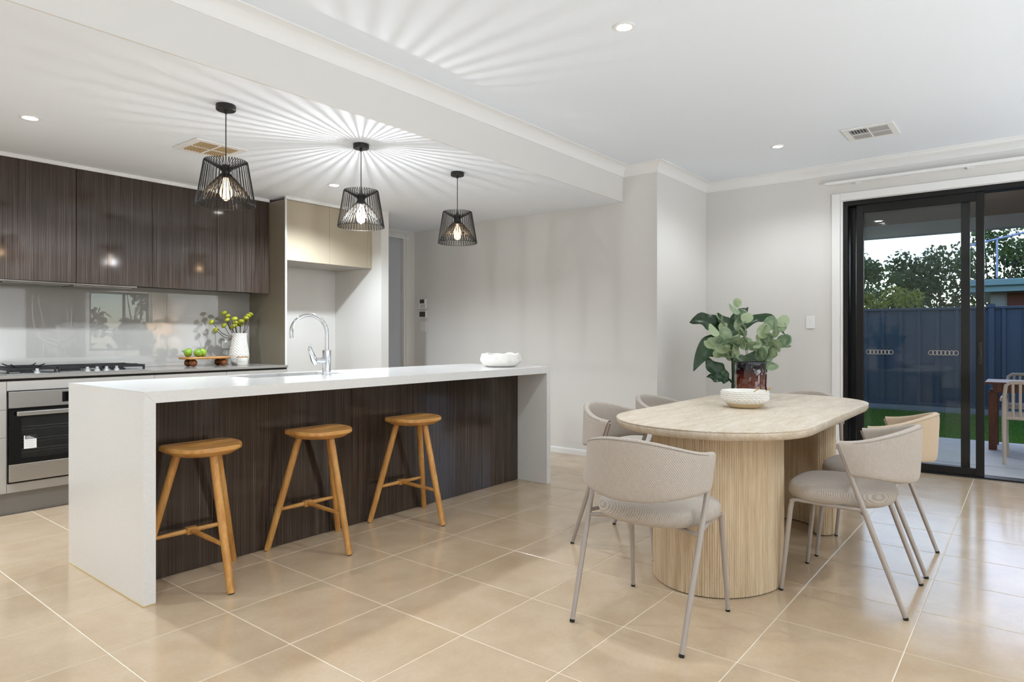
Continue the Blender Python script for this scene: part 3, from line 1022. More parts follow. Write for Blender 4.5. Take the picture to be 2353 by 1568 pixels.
o = struct('trim_3', wl_, 'black_gap', 'small dark screw holes in the alcove wall')
# power point on the splashback
pp = thing('power_point', 'white double power point on the splashback behind the woven vase', 'power point', (3.03, 5.70, 1.04))
obj('plate', B(2.975, 3.089, YK - 0.018, YK - 0.0095, 1.035, 1.105, 0.003), 'white_plastic', pp)
for x in (3.005, 3.058):
    obj('rocker', B(x - 0.006, x + 0.006, YK - 0.0205, YK - 0.0182, 1.080, 1.095, 0.001), 'white_plastic', pp)

# ------------------------------------------------------------------ kitchen decor
BT = 0.895
# serving board on ball feet
sb = thing('serving_board', 'timber serving board on four dark ball feet', 'board', (2.70, 5.43, BT))
ol = rrect(2.49, 2.885, 5.34, 5.52, 0.05)
obj('board', pillow(bmesh.new(), ol, [(0.97, BT + 0.062), (1.0, BT + 0.068), (1.0, BT + 0.074), (0.97, BT + 0.080)], (2.69, 5.43)), 'board', sb)
for x in (2.565, 2.82):
    for y in (5.385, 5.475):
        obj('ball_foot', L([(0.031 * sin(pi * k / 12) + 0.0005, BT + 0.0315 - 0.031 * cos(pi * k / 12)) for k in range(13)], seg=20, c=(x, y)), 'ball', sb, True)
def fig(x, y, r, label, rot):
    t = thing('green_fig', label, 'fig', (x, y, BT + 0.080), 'green figs on the serving board', True)
    pr = [(0.001, 0.001), (r * 0.5, 0.002), (r * 0.85, r * 0.35), (r, r * 0.75), (r * 0.92, r * 1.15), (r * 0.6, r * 1.5), (r * 0.25, r * 1.75), (0.004, r * 1.8)]
    bm = L(pr, seg=20, mod=lambda rr, z, a: rr * (1 + 0.05 * cos(3 * a + 1)))
    rm = Matrix.Rotation(rot[0], 4, 'Z') @ Matrix.Rotation(rot[1], 4, 'Y')
    bmesh.ops.transform(bm, matrix=Matrix.Translation((0, 0, r * 0.9)) @ rm @ Matrix.Translation((0, 0, -r * 0.8)), verts=bm.verts)
    zmin = min(v.co.z for v in bm.verts)
    for v in bm.verts: v.co.z -= zmin
    o = obj('flesh', bm, 'fig', t, 'all')
    tip = Matrix.Translation((0, 0, r * 0.9 - zmin)) @ rm @ Vector((0, 0, r * 0.98))
    tip2 = Matrix.Translation((0, 0, r * 0.9 - zmin)) @ rm @ Vector((0, 0, r * 1.35))
    obj('stalk', T([tuple(tip), tuple(tip2)], [0.004, 0.002], seg=6), 'stem', t)
fig(2.555, 5.45, 0.037, 'leftmost green fig on the serving board', (2.6, 1.3))
fig(2.610, 5.40, 0.035, 'front green fig with its stalk up, between two others', (0.2, 0.6))
fig(2.672, 5.45, 0.036, 'rightmost green fig on the serving board', (-0.4, 1.2))
# woven vase
vx, vy = 3.01, 5.47
vs = thing('woven_vase', 'tall white woven-texture vase with green billy buttons', 'vase', (vx, vy, BT))
prof = [(0.055, 0.0), (0.068, 0.02), (0.079, 0.06), (0.080, 0.09), (0.072, 0.15), (0.062, 0.21), (0.060, 0.25), (0.064, 0.278)]
def interp(prof, z):
    for (r0, z0), (r1, z1) in zip(prof, prof[1:]):
        if z0 <= z <= z1:
            return r0 + (r1 - r0) * (z - z0) / (z1 - z0)
    return prof[-1][0]
rows = 24
pf = [(interp(prof, 0.278 * k / (rows * 2)), BT + 0.0005 + 0.278 * k / (rows * 2)) for k in range(rows * 2 + 1)]
def weave(r, z, a):
    k = (z - BT) / 0.278 * rows
    return r + 0.0048 * cos(a * 16 + (pi if int(k) % 2 else 0)) * sin(pi * (k % 1)) 
bm = lathe(bmesh.new(), pf, seg=108, c=(vx, vy), mod=weave, cap1=False)
lathe(bm, [(0.064, BT + 0.2785), (0.058, BT + 0.279), (0.055, BT + 0.2)], seg=36, c=(vx, vy), cap0=False)
obj('vessel', bm, 'ceramic', vs, True)
random.seed(5)
heads = [(-0.185, 0.06, 0.305), (-0.20, 0.10, 0.375), (-0.13, 0.02, 0.345), (-0.115, 0.05, 0.455), (-0.06, 0.09, 0.430), (-0.06, -0.03, 0.405), (-0.095, 0.03, 0.395), (-0.03, 0.02, 0.345), (0.005, -0.02, 0.385), (0.03, 0.04, 0.355), (0.075, 0.03, 0.395), (0.055, -0.02, 0.415), (0.085, 0.0, 0.435), (0.125, 0.03, 0.450), (0.00, 0.07, 0.37), (-0.04, 0.05, 0.33)]
for k, (dx, dy, dz) in enumerate(heads):
    p = Vector((vx + dx, vy + dy, BT + dz))
    q = Vector((vx + dx * 0.10, vy + dy * 0.10, BT + 0.22))
    m = (p + q) / 2 + Vector((dx * 0.10, 0, -0.02))
    sm = obj('stalk', T([tuple(q), tuple(m), tuple(p)], 0.0028, seg=6), 'dark_stem', vs, True)
    r = 0.023 + 0.005 * random.random()
    bm = bmesh.new()
    bmesh.ops.create_icosphere(bm, subdivisions=2, radius=r)
    ax = (p - q).normalized()
    for v in bm.verts:
        t_ = v.co.dot(ax)
        v.co -= ax * t_ * 0.35
        v.co *= 1 + 0.10 * noise.noise(v.co * 60 + Vector((k, 0, 0)))
        v.co += p
    obj('flower_head', bm, 'billy', vs, 'all')
# little candle pot
cp = thing('candle_pot', 'small white ceramic pot in front of the woven vase', 'pot', (2.945, 5.30, BT))
obj('cup', L([(0.040, BT + 0.0005), (0.043, BT + 0.004), (0.048, BT + 0.072), (0.046, BT + 0.074), (0.044, BT + 0.072), (0.041, BT + 0.03)], seg=28, c=(2.945, 5.30)), 'ceramic', cp, True)
obj('rim_band', L([(0.0482, BT + 0.070), (0.0486, BT + 0.076), (0.0465, BT + 0.0765), (0.046, BT + 0.0745)], seg=28, c=(2.945, 5.30), cap0=False, cap1=False), 'board', cp, True)
pl = bmesh.new()
for k in range(7):
    a = radians(208 + 9.5 * k)
    box(pl, -0.0018, 0.0018, -0.0004, 0.0004, -0.0022, 0.0022 + 0.001 * (k % 2))
    vsn = pl.verts[-8:] if hasattr(pl.verts, '__getitem__') and not pl.verts.ensure_lookup_table() else []
    bmesh.ops.transform(pl, matrix=Matrix.Translation((2.945 + 0.0466 * cos(a), 5.30 + 0.0466 * sin(a), BT + 0.038)) @ Matrix.Rotation(a + pi / 2, 4, 'Z'), verts=vsn)
obj('print_line', pl, 'grey_key', cp)
# lobed bowl on the island
bx, by = 3.925, 3.235
lb = thing('lobed_bowl', 'white lobed plaster bowl at the far end of the island', 'bowl', (bx, by, IH))
def lobes(r, z, a):
    s = 1 + 0.055 * (abs(cos(4.5 * a + 0.6)) - 0.6) * min(1, (z - IH) / 0.03)
    return r * s
pb = [(0.10, 0.0005), (0.118, 0.004), (0.140, 0.016), (0.158, 0.040), (0.162, 0.058), (0.155, 0.080), (0.150, 0.098), (0.145, 0.101), (0.136, 0.098), (0.13, 0.07), (0.11, 0.03), (0.06, 0.02)]
bm = L([(r, IH + z) for r, z in pb], seg=90, c=(bx, by), mod=lobes)
for v in bm.verts:
    if v.co.z > IH + 0.07:
        a = math.atan2(v.co.y - by, v.co.x - bx)
        v.co.z += 0.005 * sin(5 * a + 1) + 0.003 * sin(9 * a)
    v.co += Vector((1, 1, 0)) * 0.002 * noise.noise(v.co * 25)
obj('bowl', bm, 'plaster', lb, 'all')

# ------------------------------------------------------------------ pendants
def bulb_power(i): return P_PEND[i]
def pendant(x, y, label, i):
    t = thing('pendant_lamp', label, 'pendant lamp', (x, y, ZK), 'black wire pendants over the island')
    obj('canopy', L([(0.046, ZK - 0.0005), (0.050, ZK - 0.003), (0.050, ZK - 0.026), (0.046, ZK - 0.030), (0.009, ZK - 0.0305), (0.008, ZK - 0.045), (0.004, ZK - 0.046)], seg=36, c=(x, y)), 'black_metal', t, True)
    obj('cord', T([(x, y, ZK - 0.045), (x, y, 2.06)], 0.0028, seg=8), 'black_metal', t, True)
    obj('lamp_holder', L([(0.006, 2.062), (0.019, 2.058), (0.021, 2.05), (0.021, 1.995), (0.018, 1.99)], seg=24, c=(x, y)), 'black_metal', t, True)
    w = bmesh.new()
    N = 46
    for k in range(N):
        a = 2 * pi * k / N
        d = Vector((cos(a), sin(a), 0)); c = Vector((x, y, 0))
        P = [(0.024, 2.028), (0.030, 2.036), (0.070, 2.060), (0.098, 2.077), (0.106, 2.080), (0.109, 2.074), (0.128, 1.96), (0.146, 1.852), (0.147, 1.847), (0.143, 1.848), (0.118, 1.893), (0.085, 1.940), (0.050, 1.982), (0.030, 2.000), (0.024, 2.010)]
        tube(w, [tuple(c + d * r + Vector((0, 0, z))) for r, z in P], 0.0019, seg=5)
    for r, z, q in ((0.147, 1.8465, 0.0017), (0.0245, 2.028, 0.0022), (0.0245, 2.010, 0.0022)):
        tube(w, [(x + r * cos(2 * pi * k / 64), y + r * sin(2 * pi * k / 64), z) for k in range(64)], q, seg=6, closed=True)
    obj('wire_cage', w, 'black_metal', t, True)
    warm = (1.0, 0.66, 0.36, 1) if i != 1 else (1.0, 0.90, 0.76, 1)
    bp = [(0.012, 1.992), (0.014, 1.980), (0.018, 1.965), (0.028, 1.935), (0.032, 1.912), (0.029, 1.893), (0.018, 1.877), (0.005, 1.868)]
    bo = obj('bulb', L(bp, seg=24, c=(x, y)), bulb_mat('bulb_glow', warm, 6.0 if i != 1 else 40.0, 0.42 if i != 1 else 0.38), t, 'all')
    fm = bmesh.new()
    R0 = 0.0022 if i == 1 else 0.004
    for dx in (-0.007, 0.007):
        lathe(fm, [(R0 * .6, 1.889), (R0, 1.893), (R0, 1.938), (R0 * .6, 1.942)], seg=8, c=(x + dx * 0.6226, y - dx * 0.7826))
    col = (0.97, 0.97, 1.0) if i == 1 else (1.0, 0.66, 0.36)
    obj('filament', fm, emitter('filament_glow', col + (1,), 60.0 if i == 1 else 40.0), bo)
    ld = bpy.data.lights.new('pendant_bulb', 'POINT')
    ld.energy = P_PEND[i]; ld.color = col; ld.shadow_soft_size = 0.0026 if i == 1 else 0.006
    lo = bpy.data.objects.new('pendant_bulb', ld); COL.objects.link(lo); lo.location = (x, y, 1.905 if i == 1 else 1.91)
pendant(1.772, 3.357, 'wire pendant nearest the camera, above the first stool', 0)
pendant(2.672, 3.362, 'middle wire pendant with the brightest bulb', 1)
pendant(3.580, 3.372, 'wire pendant farthest along the island', 2)

# ================================================================== STOOLS
def make_stool():
    t = thing('bar_stool', 'x', 'stool', (0, 0, 0), 'oak stools at the island', True)
    # local origin below seat middle, +y toward the island
    ol = []
    hw, yb, yf = 0.168, 0.135, -0.145
    for k in range(40):                                      # round front
        a = pi + pi * k / 39
        ol.append((hw * math.copysign(abs(cos(a)) ** 0.80, cos(a)), 0.03 + (0.03 - yf) * sin(a)))
    r = 0.05
    for cx, a0 in ((hw - r, 0), (-hw + r, 90)):
        for k in range(9):
            a = radians(a0 + 90 * k / 8)
            ol.append((cx + r * cos(a), yb - r + r * sin(a)))
    H = 0.645
    def dish(X, Y, z):
        if z < H - 0.006: return 0
        s = max(0, 1 - (X / 0.17) ** 2)
        crest = math.exp(-((Y - 0.055) / 0.022) ** 2)
        return s * (-0.010 + 0.010 * crest) * min(1, max(0, (0.15 - abs(Y)) / 0.06))
    pr = [(0.0, H - 0.047), (0.5, H - 0.047), (0.74, H - 0.046), (0.985, H - 0.024), (1.0, H - 0.021), (1.0, H - 0.006), (0.985, H - 0.001), (0.95, H), (0.86, H), (0.75, H), (0.62, H), (0.5, H), (0.38, H), (0.25, H), (0.12, H), (0.02, H)]
    pr[0] = (0.02, H - 0.047)
    obj('seat', pillow(bmesh.new(), ol, pr, (0, 0.0), dish), 'oak_h', t, 35)
    tops = [(-0.095, 0.075), (0.095, 0.075), (0.0, -0.075)]
    feet = [(-0.2295, 0.17), (0.2295, 0.17), (0.0, -0.235)]
    def on(i, z):
        k = 1 - z / (H - 0.045)
        return Vector((tops[i][0] + (feet[i][0] - tops[i][0]) * k, tops[i][1] + (feet[i][1] - tops[i][1]) * k, z))
    for i in range(3):
        l = obj('leg', T([tuple(on(i, 0.003)), tuple(on(i, 0.02)), tuple(on(i, 0.3)), tuple(on(i, H - 0.040))], [0.0155, 0.0165, 0.0185, 0.0180], seg=18), 'oak_v', t, True)
        obj('foot_pad', T([tuple(on(i, 0.0)), tuple(on(i, 0.004))], 0.0135, seg=14), 'rubber', l)
    a, b, c = on(0, 0.215), on(1, 0.215), on(2, 0.205)
    m = (a + b) / 2
    obj('stretcher', T([tuple(a), tuple((a + m) / 2), tuple(m - Vector((0.022, 0, 0)))], [0.0085, 0.011, 0.012], seg=12), 'oak_s', t, True)
    obj('stretcher', T([tuple(b), tuple((b + m) / 2), tuple(m + Vector((0.022, 0, 0)))], [0.0085, 0.011, 0.012], seg=12), 'oak_s', t, True)
    obj('stretcher', T([tuple(c), tuple((c + m) / 2), tuple(m - Vector((0, 0.014, 0)))], [0.0085, 0.011, 0.012], seg=12), 'oak_s', t, True)
    obj('stretcher_block', B(m.x - 0.026, m.x + 0.026, m.y - 0.015, m.y + 0.015, m.z - 0.016, m.z + 0.016, 0.002), 'oak_s', t)
    return t
st0 = make_stool()
st0.location = (1.4945, 3.020, 0); st0['label'] = 'oak stool nearest the camera, partly behind the waterfall end'
dup(st0, (2.1425, 3.026, 0), 0, 'middle oak stool at the island')
dup(st0, (2.829, 3.018, 0), 0, 'oak stool farthest along the island')

# ================================================================== DINING TABLE
tcx, tcy = 3.623, 1.193
tb = thing('dining_table', 'pale reeded dining table with a rounded top', 'table', (tcx, tcy, 0))
ol = rrect(tcx - 1.03, tcx + 1.03, tcy - 0.457, tcy + 0.457, 0.45, 22)
Z = 0.755
pr = [(0.9, Z - 0.044), (0.960, Z - 0.044), (0.972, Z - 0.042), (0.986, Z - 0.034), (0.996, Z - 0.022), (0.999, Z - 0.012), (0.9985, Z - 0.008), (0.996, Z - 0.0072), (0.996, Z - 0.0062), (1.0, Z - 0.0052), (1.0, Z - 0.0015), (0.9985, Z)]
obj('table_top', pillow(bmesh.new(), ol, pr, (tcx, tcy)), 'ttop', tb, 40)
def crescent(sign):
    out = []
    # outer half-ellipse then rounded tips and a concave inner face; x runs outward
    cx = 0.49
    A, Bq = 0.38, 0.300
    for k in range(121):
        a = -pi / 2 + pi * k / 120
        out.append((cx + A * cos(a), Bq * sin(a)))
    tipr = 0.055
    for k in range(1, 16):
        a = pi / 2 + pi * k / 16
        out.append((cx + 0.07 * cos(a) * 1.0, Bq - tipr + tipr * sin(a)))
    y1 = Bq - 2 * tipr
    for k in range(0, 41):
        y = y1 - 2 * y1 * k / 40
        out.append((cx + 0.17 * sqrt(max(0, 1 - (y / y1) ** 2)) , y))
    for k in range(1, 16):
        a = -pi / 2 - pi + pi * k / 16
        out.append((cx + 0.07 * cos(a), -Bq + tipr + tipr * sin(a)))
    # resample and flute
    P = [Vector((x, y)) for x, y in out]
    acc = [0.0]
    for a, b in zip(P, P[1:] + P[:1]):
        acc.append(acc[-1] + (b - a).length)
    tot = acc[-1]
    N = int(tot / 0.0105)
    step = tot / (N * 6)
    res = []
    i = 0
    for s in range(N * 6):
        d = s * step
        while acc[i + 1] < d: i += 1
        a, b = P[i], P[(i + 1) % len(P)]
        t_ = (d - acc[i]) / max(1e-9, acc[i + 1] - acc[i])
        q = a + (b - a) * t_
        tg = (b - a).normalized()
        nr = Vector((tg.y, -tg.x))
        w = abs(sin(pi * (s % 6) / 6.0))
        q = q + nr * (0.0022 * (w - 0.5))
        res.append((tcx + sign * q.x, tcy + 0.002 + q.y))
    return res
for s in (-1, 1):
    obj('pedestal', PR(crescent(s), 0.004, Z - 0.0445), 'ped', tb, 50)
    cr_ = crescent(s)
    mx_, my_ = sum(p[0] for p in cr_) / len(cr_), sum(p[1] for p in cr_) / len(cr_)
    obj('foot_pad', PR([(mx_ + (x - mx_) * 0.985, my_ + (y - my_) * 0.985) for x, y in cr_[::3]], 0.0, 0.0042), 'rubber', tb)

# ================================================================== DINING CHAIRS
def make_chair(fab):
    t = thing('dining_chair', 'x', 'chair', (0, 0, 0), 'chairs round the dining table', True)
    # seat
    ol = []
    for k in range(64):
        a = 2 * pi * k / 64
        c, s = cos(a), sin(a)
        n = 2.7
        x = math.copysign(abs(c) ** (2 / n), c); y = math.copysign(abs(s) ** (2 / n), s)
        wid = 0.235 + 0.020 * x
        ol.append((0.036 + 0.216 * x, wid * y))
    def dome(X, Y, z):
        return 0.0
    pr = [(0.03, 0.411), (0.6, 0.411), (0.88, 0.413), (0.965, 0.423), (1.0, 0.442), (0.995, 0.460), (0.965, 0.475), (0.90, 0.484), (0.78, 0.489), (0.55, 0.490), (0.3, 0.489), (0.05, 0.488)]
    so = obj('seat', pillow(bmesh.new(), ol, pr, (0.036, 0)), fab, t, 'all')
    pp_ = [(0.025 + (x - 0.025) * 0.94, y * 0.94, 0.419) for x, y in ol]
    # backrest shell
    bm = bmesh.new()
    uv = bm.loops.layers.uv.verify()
    NT_, NP = 48, 28
    rings_ = []
    for i in range(NT_ + 1):
        th = radians(-89 + 178 * i / NT_)
        sn = abs(sin(th))
        zt = 0.764 - 0.062 * sn ** 2.2
        zb = 0.522 + 0.036 * sn ** 2
        cx = 0.005 - 0.257 * cos(th); cy = 0.248 * sin(th)
        nx, ny = -cos(th), sin(th)
        ring = []
        for k in range(NP):
            a = 2 * pi * k / NP
            ca, sa = cos(a), sin(a)
            hn = 0.0185 * math.copysign(abs(ca) ** 0.6, ca)
            zz = (zt + zb) / 2 + (zt - zb) / 2 * math.copysign(abs(sa) ** 0.30, sa)
            sh = -0.37 * (0.70 - zz) * sn ** 3
            lean = -0.05 * (zz - 0.64) * (1 - sn)
            ring.append((bm.verts.new((cx + nx * hn + sh + lean, cy + ny * hn, zz)), (th * 0.25 + (5 if ca < 0 else 0), zz)))
        rings_.append(ring)
    for a, b in zip(rings_, rings_[1:]):
        for k in range(NP):
            q = (a[k], a[(k + 1) % NP], b[(k + 1) % NP], b[k])
            f_ = bm.faces.new([v for v, _ in q])
            off = q[0][1][0] > 3
            for lp, (_, u) in zip(f_.loops, q):
                uu = u[0] - 5 if u[0] > 3 else u[0]
                lp[uv].uv = (uu, u[1])
    bm.faces.new([v for v, _ in rings_[0]]); bm.faces.new([v for v, _ in rings_[-1]][::-1])
    bo = obj('backrest', bm, fab, t, 50)
    # piping along the top edge
    pts = []
    for i in range(NT_ + 1):
        th = radians(-88 + 176 * i / NT_)
        sn = abs(sin(th))
        pts.append((0.005 - 0.257 * cos(th) - cos(th) * 0.0165 - 0.37 * (0.70 - (0.757 - 0.062 * sn ** 2.2)) * sn ** 3 - 0.006 * (1 - sn), 0.248 * sin(th) + sin(th) * 0.0165, 0.7565 - 0.062 * sn ** 2.2))
    obj('piping', T(pts[3:-3], 0.0016, seg=6), fab, bo, True)
    # frame
    for s in (-1, 1):
        foot = Vector((-0.245, s * 0.2325, 0.0)); top = Vector((0.002, s * 0.2525, 0.690))
        d = (top - foot)
        l = obj('rear_leg', T([tuple(foot + d * 0.012), tuple(foot + d * 0.4), tuple(top)], [0.0095, 0.0115, 0.0105], seg=16), 'chair_metal', t, True)
        obj('foot_cap', T([tuple(foot), tuple(foot + d * 0.014)], [0.0100, 0.0102], seg=16), 'rubber', l, True)
        ff = Vector((0.245, s * 0.220, 0.0)); ft = Vector((0.205, s * 0.207, 0.400))
        d2 = ft - ff
        # front leg bends into the side rail and runs back to the rear leg
        jn = foot + d * (0.418 / 0.69)
        path = [ff + d2 * 0.02, ff + d2 * 0.5, ff + d2 * 0.95, ft + Vector((-0.005, 0, 0.010)), ft + Vector((-0.020, 0, 0.0155))]
        l = obj('front_leg', T([tuple(p) for p in path], [0.0088, 0.0105, 0.011, 0.011, 0.010], seg=16), 'chair_metal', t, True)
        obj('foot_cap', T([tuple(ff), tuple(ff + d2 * 0.022)], [0.0092, 0.0094], seg=16), 'rubber', l, True)
        obj('side_rail', T([tuple(path[-1]), (0.05, s * 0.215, 0.4135), tuple(jn)], 0.0085, seg=12), 'chair_metal', t, True)
    j = Vector((-0.245, 0.2325, 0)) + Vector((0.247, 0.02, 0.69)) * (0.40 / 0.69)
    cb_ = [(j.x + 0.070 * (1 - (y / j.y) ** 2), y, 0.401) for y in [j.y * (1 - 2 * k / 20) for k in range(21)]]
    obj('rear_rail', T(cb_, 0.0085, seg=12), 'chair_metal', t, True)
    return t
ch = make_chair('fabric')
ch.location = (2.445, 1.210, 0)
ch['label'] = 'oatmeal dining chair at the near end, its back to the camera'
dup(ch, (3.285, 0.640, 0), pi / 2, 'oatmeal dining chair on the door side, nearer the camera')
dup(ch, (3.268, 1.745, 0), -pi / 2, 'oatmeal dining chair on the kitchen side, nearer the camera')
dup(ch, (3.90, 1.750, 0), -pi / 2, 'oatmeal dining chair on the kitchen side, farther from the camera')
dup(ch, (4.685, 1.235, 0), pi, 'oatmeal dining chair at the far end of the table, only its back rim showing')
c2 = make_chair('fabric')
c2.location = (3.870, 0.632, 0); c2.rotation_euler = (0, 0, pi / 2)
c2['label'] = 'dining chair on the door side with warm light painted into its back colour, nearer the glass'
for c in c2.children:
    if c.name.startswith('backrest'):
        c.data = c.data.copy(); c.data.materials[0] = M['fabric_warm_lit']

# ------------------------------------------------------------------ table decor
wb_ = thing('woven_bowl', 'white ceramic bowl with basket-weave sides on the dining table', 'bowl', (3.61, 1.235, 0.755))
bz = 0.7555
pw = [(0.070, 0.0), (0.078, 0.002), (0.088, 0.010), (0.104, 0.026)]
bm = L([(r, bz + z) for r, z in pw], seg=48, c=(3.61, 1.235), cap1=False)
obj('base', bm, 'pot_glaze', wb_, True)
rows = 6
pf = []
for k in range(rows * 6 + 1):
    z = 0.026 + 0.062 * k / (rows * 6)
    pf.append((0.104 + 0.019 * min(1, (z - 0.026) / 0.02) - 0.000, bz + z))
def bw(r, z, a):
    k = (z - bz - 0.026) / 0.062 * rows
    return r + 0.006 * abs(sin(a * 15 + (pi / 2 if int(k + 1e-6) % 2 else 0))) * abs(sin(pi * k))
bm = lathe(bmesh.new(), pf, seg=180, c=(3.61, 1.235), mod=bw, cap0=False, cap1=False)
lathe(bm, [(0.124, bz + 0.0875), (0.125, bz + 0.092), (0.121, bz + 0.094), (0.117, bz + 0.090), (0.105, bz + 0.035), (0.07, bz + 0.02), (0.01, bz + 0.018)], seg=60, c=(3.61, 1.235), cap0=False)
obj('woven_side', bm, 'ceramic', wb_, True)
for k, (a, b2) in enumerate((((3.60, 1.20, 0.83), (3.655, 1.175, 0.858)), ((3.645, 1.15, 0.83), (3.70, 1.128, 0.858)))):
    s_ = thing('brass_pick', ['left brass pick sticking out of the woven bowl', 'right brass pick sticking out of the woven bowl'][k], 'pick', (a[0], a[1], 0.79))
    obj('shaft', T([(a[0] - 0.03, a[1] + 0.02, 0.788), a, b2], 0.0028, seg=6), 'brass', s_)
    bmk = bmesh.new(); bmesh.ops.create_icosphere(bmk, subdivisions=2, radius=0.006)
    for v in bmk.verts: v.co += Vector(b2)
    obj('knob', bmk, 'brass', s_)
# amber vase with eucalyptus
vx, vy, vz = 4.10, 1.365, 0.7555
av = thing('amber_vase', 'knobbly dark amber glass vase behind the woven bowl', 'vase', (vx, vy, vz))
def knob_mod(r, z, a):
    return r * (1 + 0.16 * max(0, noise.noise(Vector((cos(a) * 3.4, sin(a) * 3.4, z * 34)))) + 0.02 * noise.noise(Vector((cos(a) * 6, sin(a) * 6, z * 60))))
pv = [(0.080, 0), (0.088, 0.006), (0.092, 0.05), (0.090, 0.12), (0.091, 0.19), (0.094, 0.232), (0.091, 0.236), (0.086, 0.232), (0.083, 0.16), (0.080, 0.03)]
bm = bmesh.new()
pfine = []
for (r0, z0), (r1, z1) in zip(pv, pv[1:]):
    nn = max(1, int(abs(z1 - z0) / 0.012))
    for k in range(nn):
        pfine.append((r0 + (r1 - r0) * k / nn, z0 + (z1 - z0) * k / nn))
pfine.append(pv[-1])
bm = L(pfine, seg=64, mod=knob_mod)
vo = obj('vessel', bm, 'amber', av, 'all')
vo.matrix_parent_inverse = Matrix.Identity(4)
random.seed(11)
eu = thing('eucalyptus_bunch', 'leafy eucalyptus stems standing in the amber vase', 'plant', (vx, vy, vz + 0.02))
def disc_leaf(r):
    bm = bmesh.new()
    c = bm.verts.new((0, 0, 0.004))
    ring = []
    for k in range(12):
        a = 2 * pi * k / 12
        x = r * (1.08 * cos(a) + 0.05); y = r * 0.92 * sin(a)
        ring.append(bm.verts.new((x + r, y, 0.10 * r * cos(2 * a) - 0.12 * r * (y / r) ** 2)))
    c.co = Vector((r, 0, 0.02 * r))
    for k in range(12):
        bm.faces.new((c, ring[k], ring[(k + 1) % 12]))
    return make_mesh('leaf', bm, 'euc', 'all')
leafs = [disc_leaf(0.028), disc_leaf(0.036), disc_leaf(0.044)]
Fw = Vector((0.7826, 0.6226, 0)); Rt = Vector((0.6226, -0.7826, 0)); Up = Vector((0, 0, 1))
def place_leaf(me, p, d, nrm, parent, name='leaf'):
    d = d.normalized(); n = (nrm - d * nrm.dot(d)).normalized(); y = n.cross(d)
    o = bpy.data.objects.new(name, me); COL.objects.link(o)
    mtx = Matrix((( d.x, y.x, n.x, p.x), (d.y, y.y, n.y, p.y), (d.z, y.z, n.z, p.z), (0, 0, 0, 1)))
    o.parent = parent
    o.matrix_parent_inverse = Matrix.Translation(-Vector(parent.location))
    o.matrix_basis = mtx
    return o
tips = [(-0.08, 0.57), (-0.17, 0.49), (-0.22, 0.40), (-0.04, 0.47), (-0.13, 0.37), (0.10, 0.43), (0.19, 0.45), (0.05, 0.38), (0.14, 0.33), (-0.20, 0.32), (0.20, 0.34)]
for k, (tr, tz) in enumerate(tips):
    base = Vector((vx, vy, vz + 0.10)) + Rt * tr * 0.12
    dep = random.uniform(-0.08, 0.08)
    tip = Vector((vx, vy, vz)) + Rt * tr + Up * tz + Fw * dep
    mid = base * 0.45 + tip * 0.55 + Up * 0.03 - Rt * tr * 0.15
    path = [base * (1 - s) ** 2 + mid * 2 * s * (1 - s) + tip * s * s for s in [j / 8 for j in range(9)]]
    obj('stem', T([tuple(p) for p in path], [0.0026 - 0.0002 * j for j in range(9)], seg=5), 'stem', eu, True)
    nl = 7
    for j in range(nl):
        s = 0.48 + 0.52 * j / (nl - 1)
        p = base * (1 - s) ** 2 + mid * 2 * s * (1 - s) + tip * s * s
        tg = (tip - mid).normalized()
        sd_ = Vector((random.gauss(0, 1), random.gauss(0, 1), random.gauss(0, .7))).normalized()
        d = (tg * 0.45 + sd_) if j < nl - 1 else tg
        nrm = (-Fw * 0.9 + Up * 0.5 + Vector((random.gauss(0, .55), random.gauss(0, .55), random.gauss(0, .4))))
        place_leaf(leafs[random.choice((0, 1, 1, 2, 2))], p, d, nrm, eu)
# broad-leaf plant in the corner
px_, py_ = 5.62, 2.02
bp_ = thing('corner_plant', 'broad-leaf plant in a black pot in the corner', 'plant', (px_, py_, 0))
obj('pot', L([(0.12, 0.001), (0.13, 0.01), (0.165, 0.60), (0.17, 0.61), (0.16, 0.62), (0.15, 0.60), (0.149, 0.56)], seg=36, c=(px_, py_)), 'black_metal', bp_, True)
obj('trunk', T([(px_, py_, 0.55), (px_ + 0.01, py_, 0.8), (px_, py_ + 0.01, 1.15)], [0.022, 0.018, 0.012], seg=10), 'bigleaf', bp_, True)
def blade(root, tip, sag, w, nrm_bias, seed, wav=0.02):
    rnd = random.Random(seed)
    root, tip = Vector(root), Vector(tip)
    mid = (root + tip) / 2 + Vector(sag)
    bm = bmesh.new()
    n = 16
    rows_ = []
    for i in range(n + 1):
        s = i / n
        p = root * (1 - s) ** 2 + mid * 2 * s * (1 - s) + tip * s * s
        tg = ((mid - root) * (1 - s) + (tip - mid) * s).normalized()
        nb = Vector(nrm_bias); nb = (nb - tg * nb.dot(tg)).normalized()
        sd_ = tg.cross(nb)
        st_ = 0.18
        if s < st_: ww = 0.006
        else:
            q = (s - st_) / (1 - st_)
            ww = max(0.0015, w * (sin(pi * q ** 0.8) ** 0.8))
        wv = wav * sin(s * 17 + seed)
        rows_.append([bm.verts.new(p + sd_ * ww * e + nb * (0.25 * ww * abs(e) + (wv if abs(e) > .9 else 0))) for e in (-1, -0.5, 0, 0.5, 1)])
    for a, b in zip(rows_, rows_[1:]):
        for k in range(4):
            bm.faces.new((a[k], a[k + 1], b[k + 1], b[k]))
    return bm
c = Vector((px_, py_, 0))
def W(r, u, f=0.0): return tuple(c + Rt * r * 0.93 + Fw * f + Up * (1.147 + (u - 1.147) * 0.93))
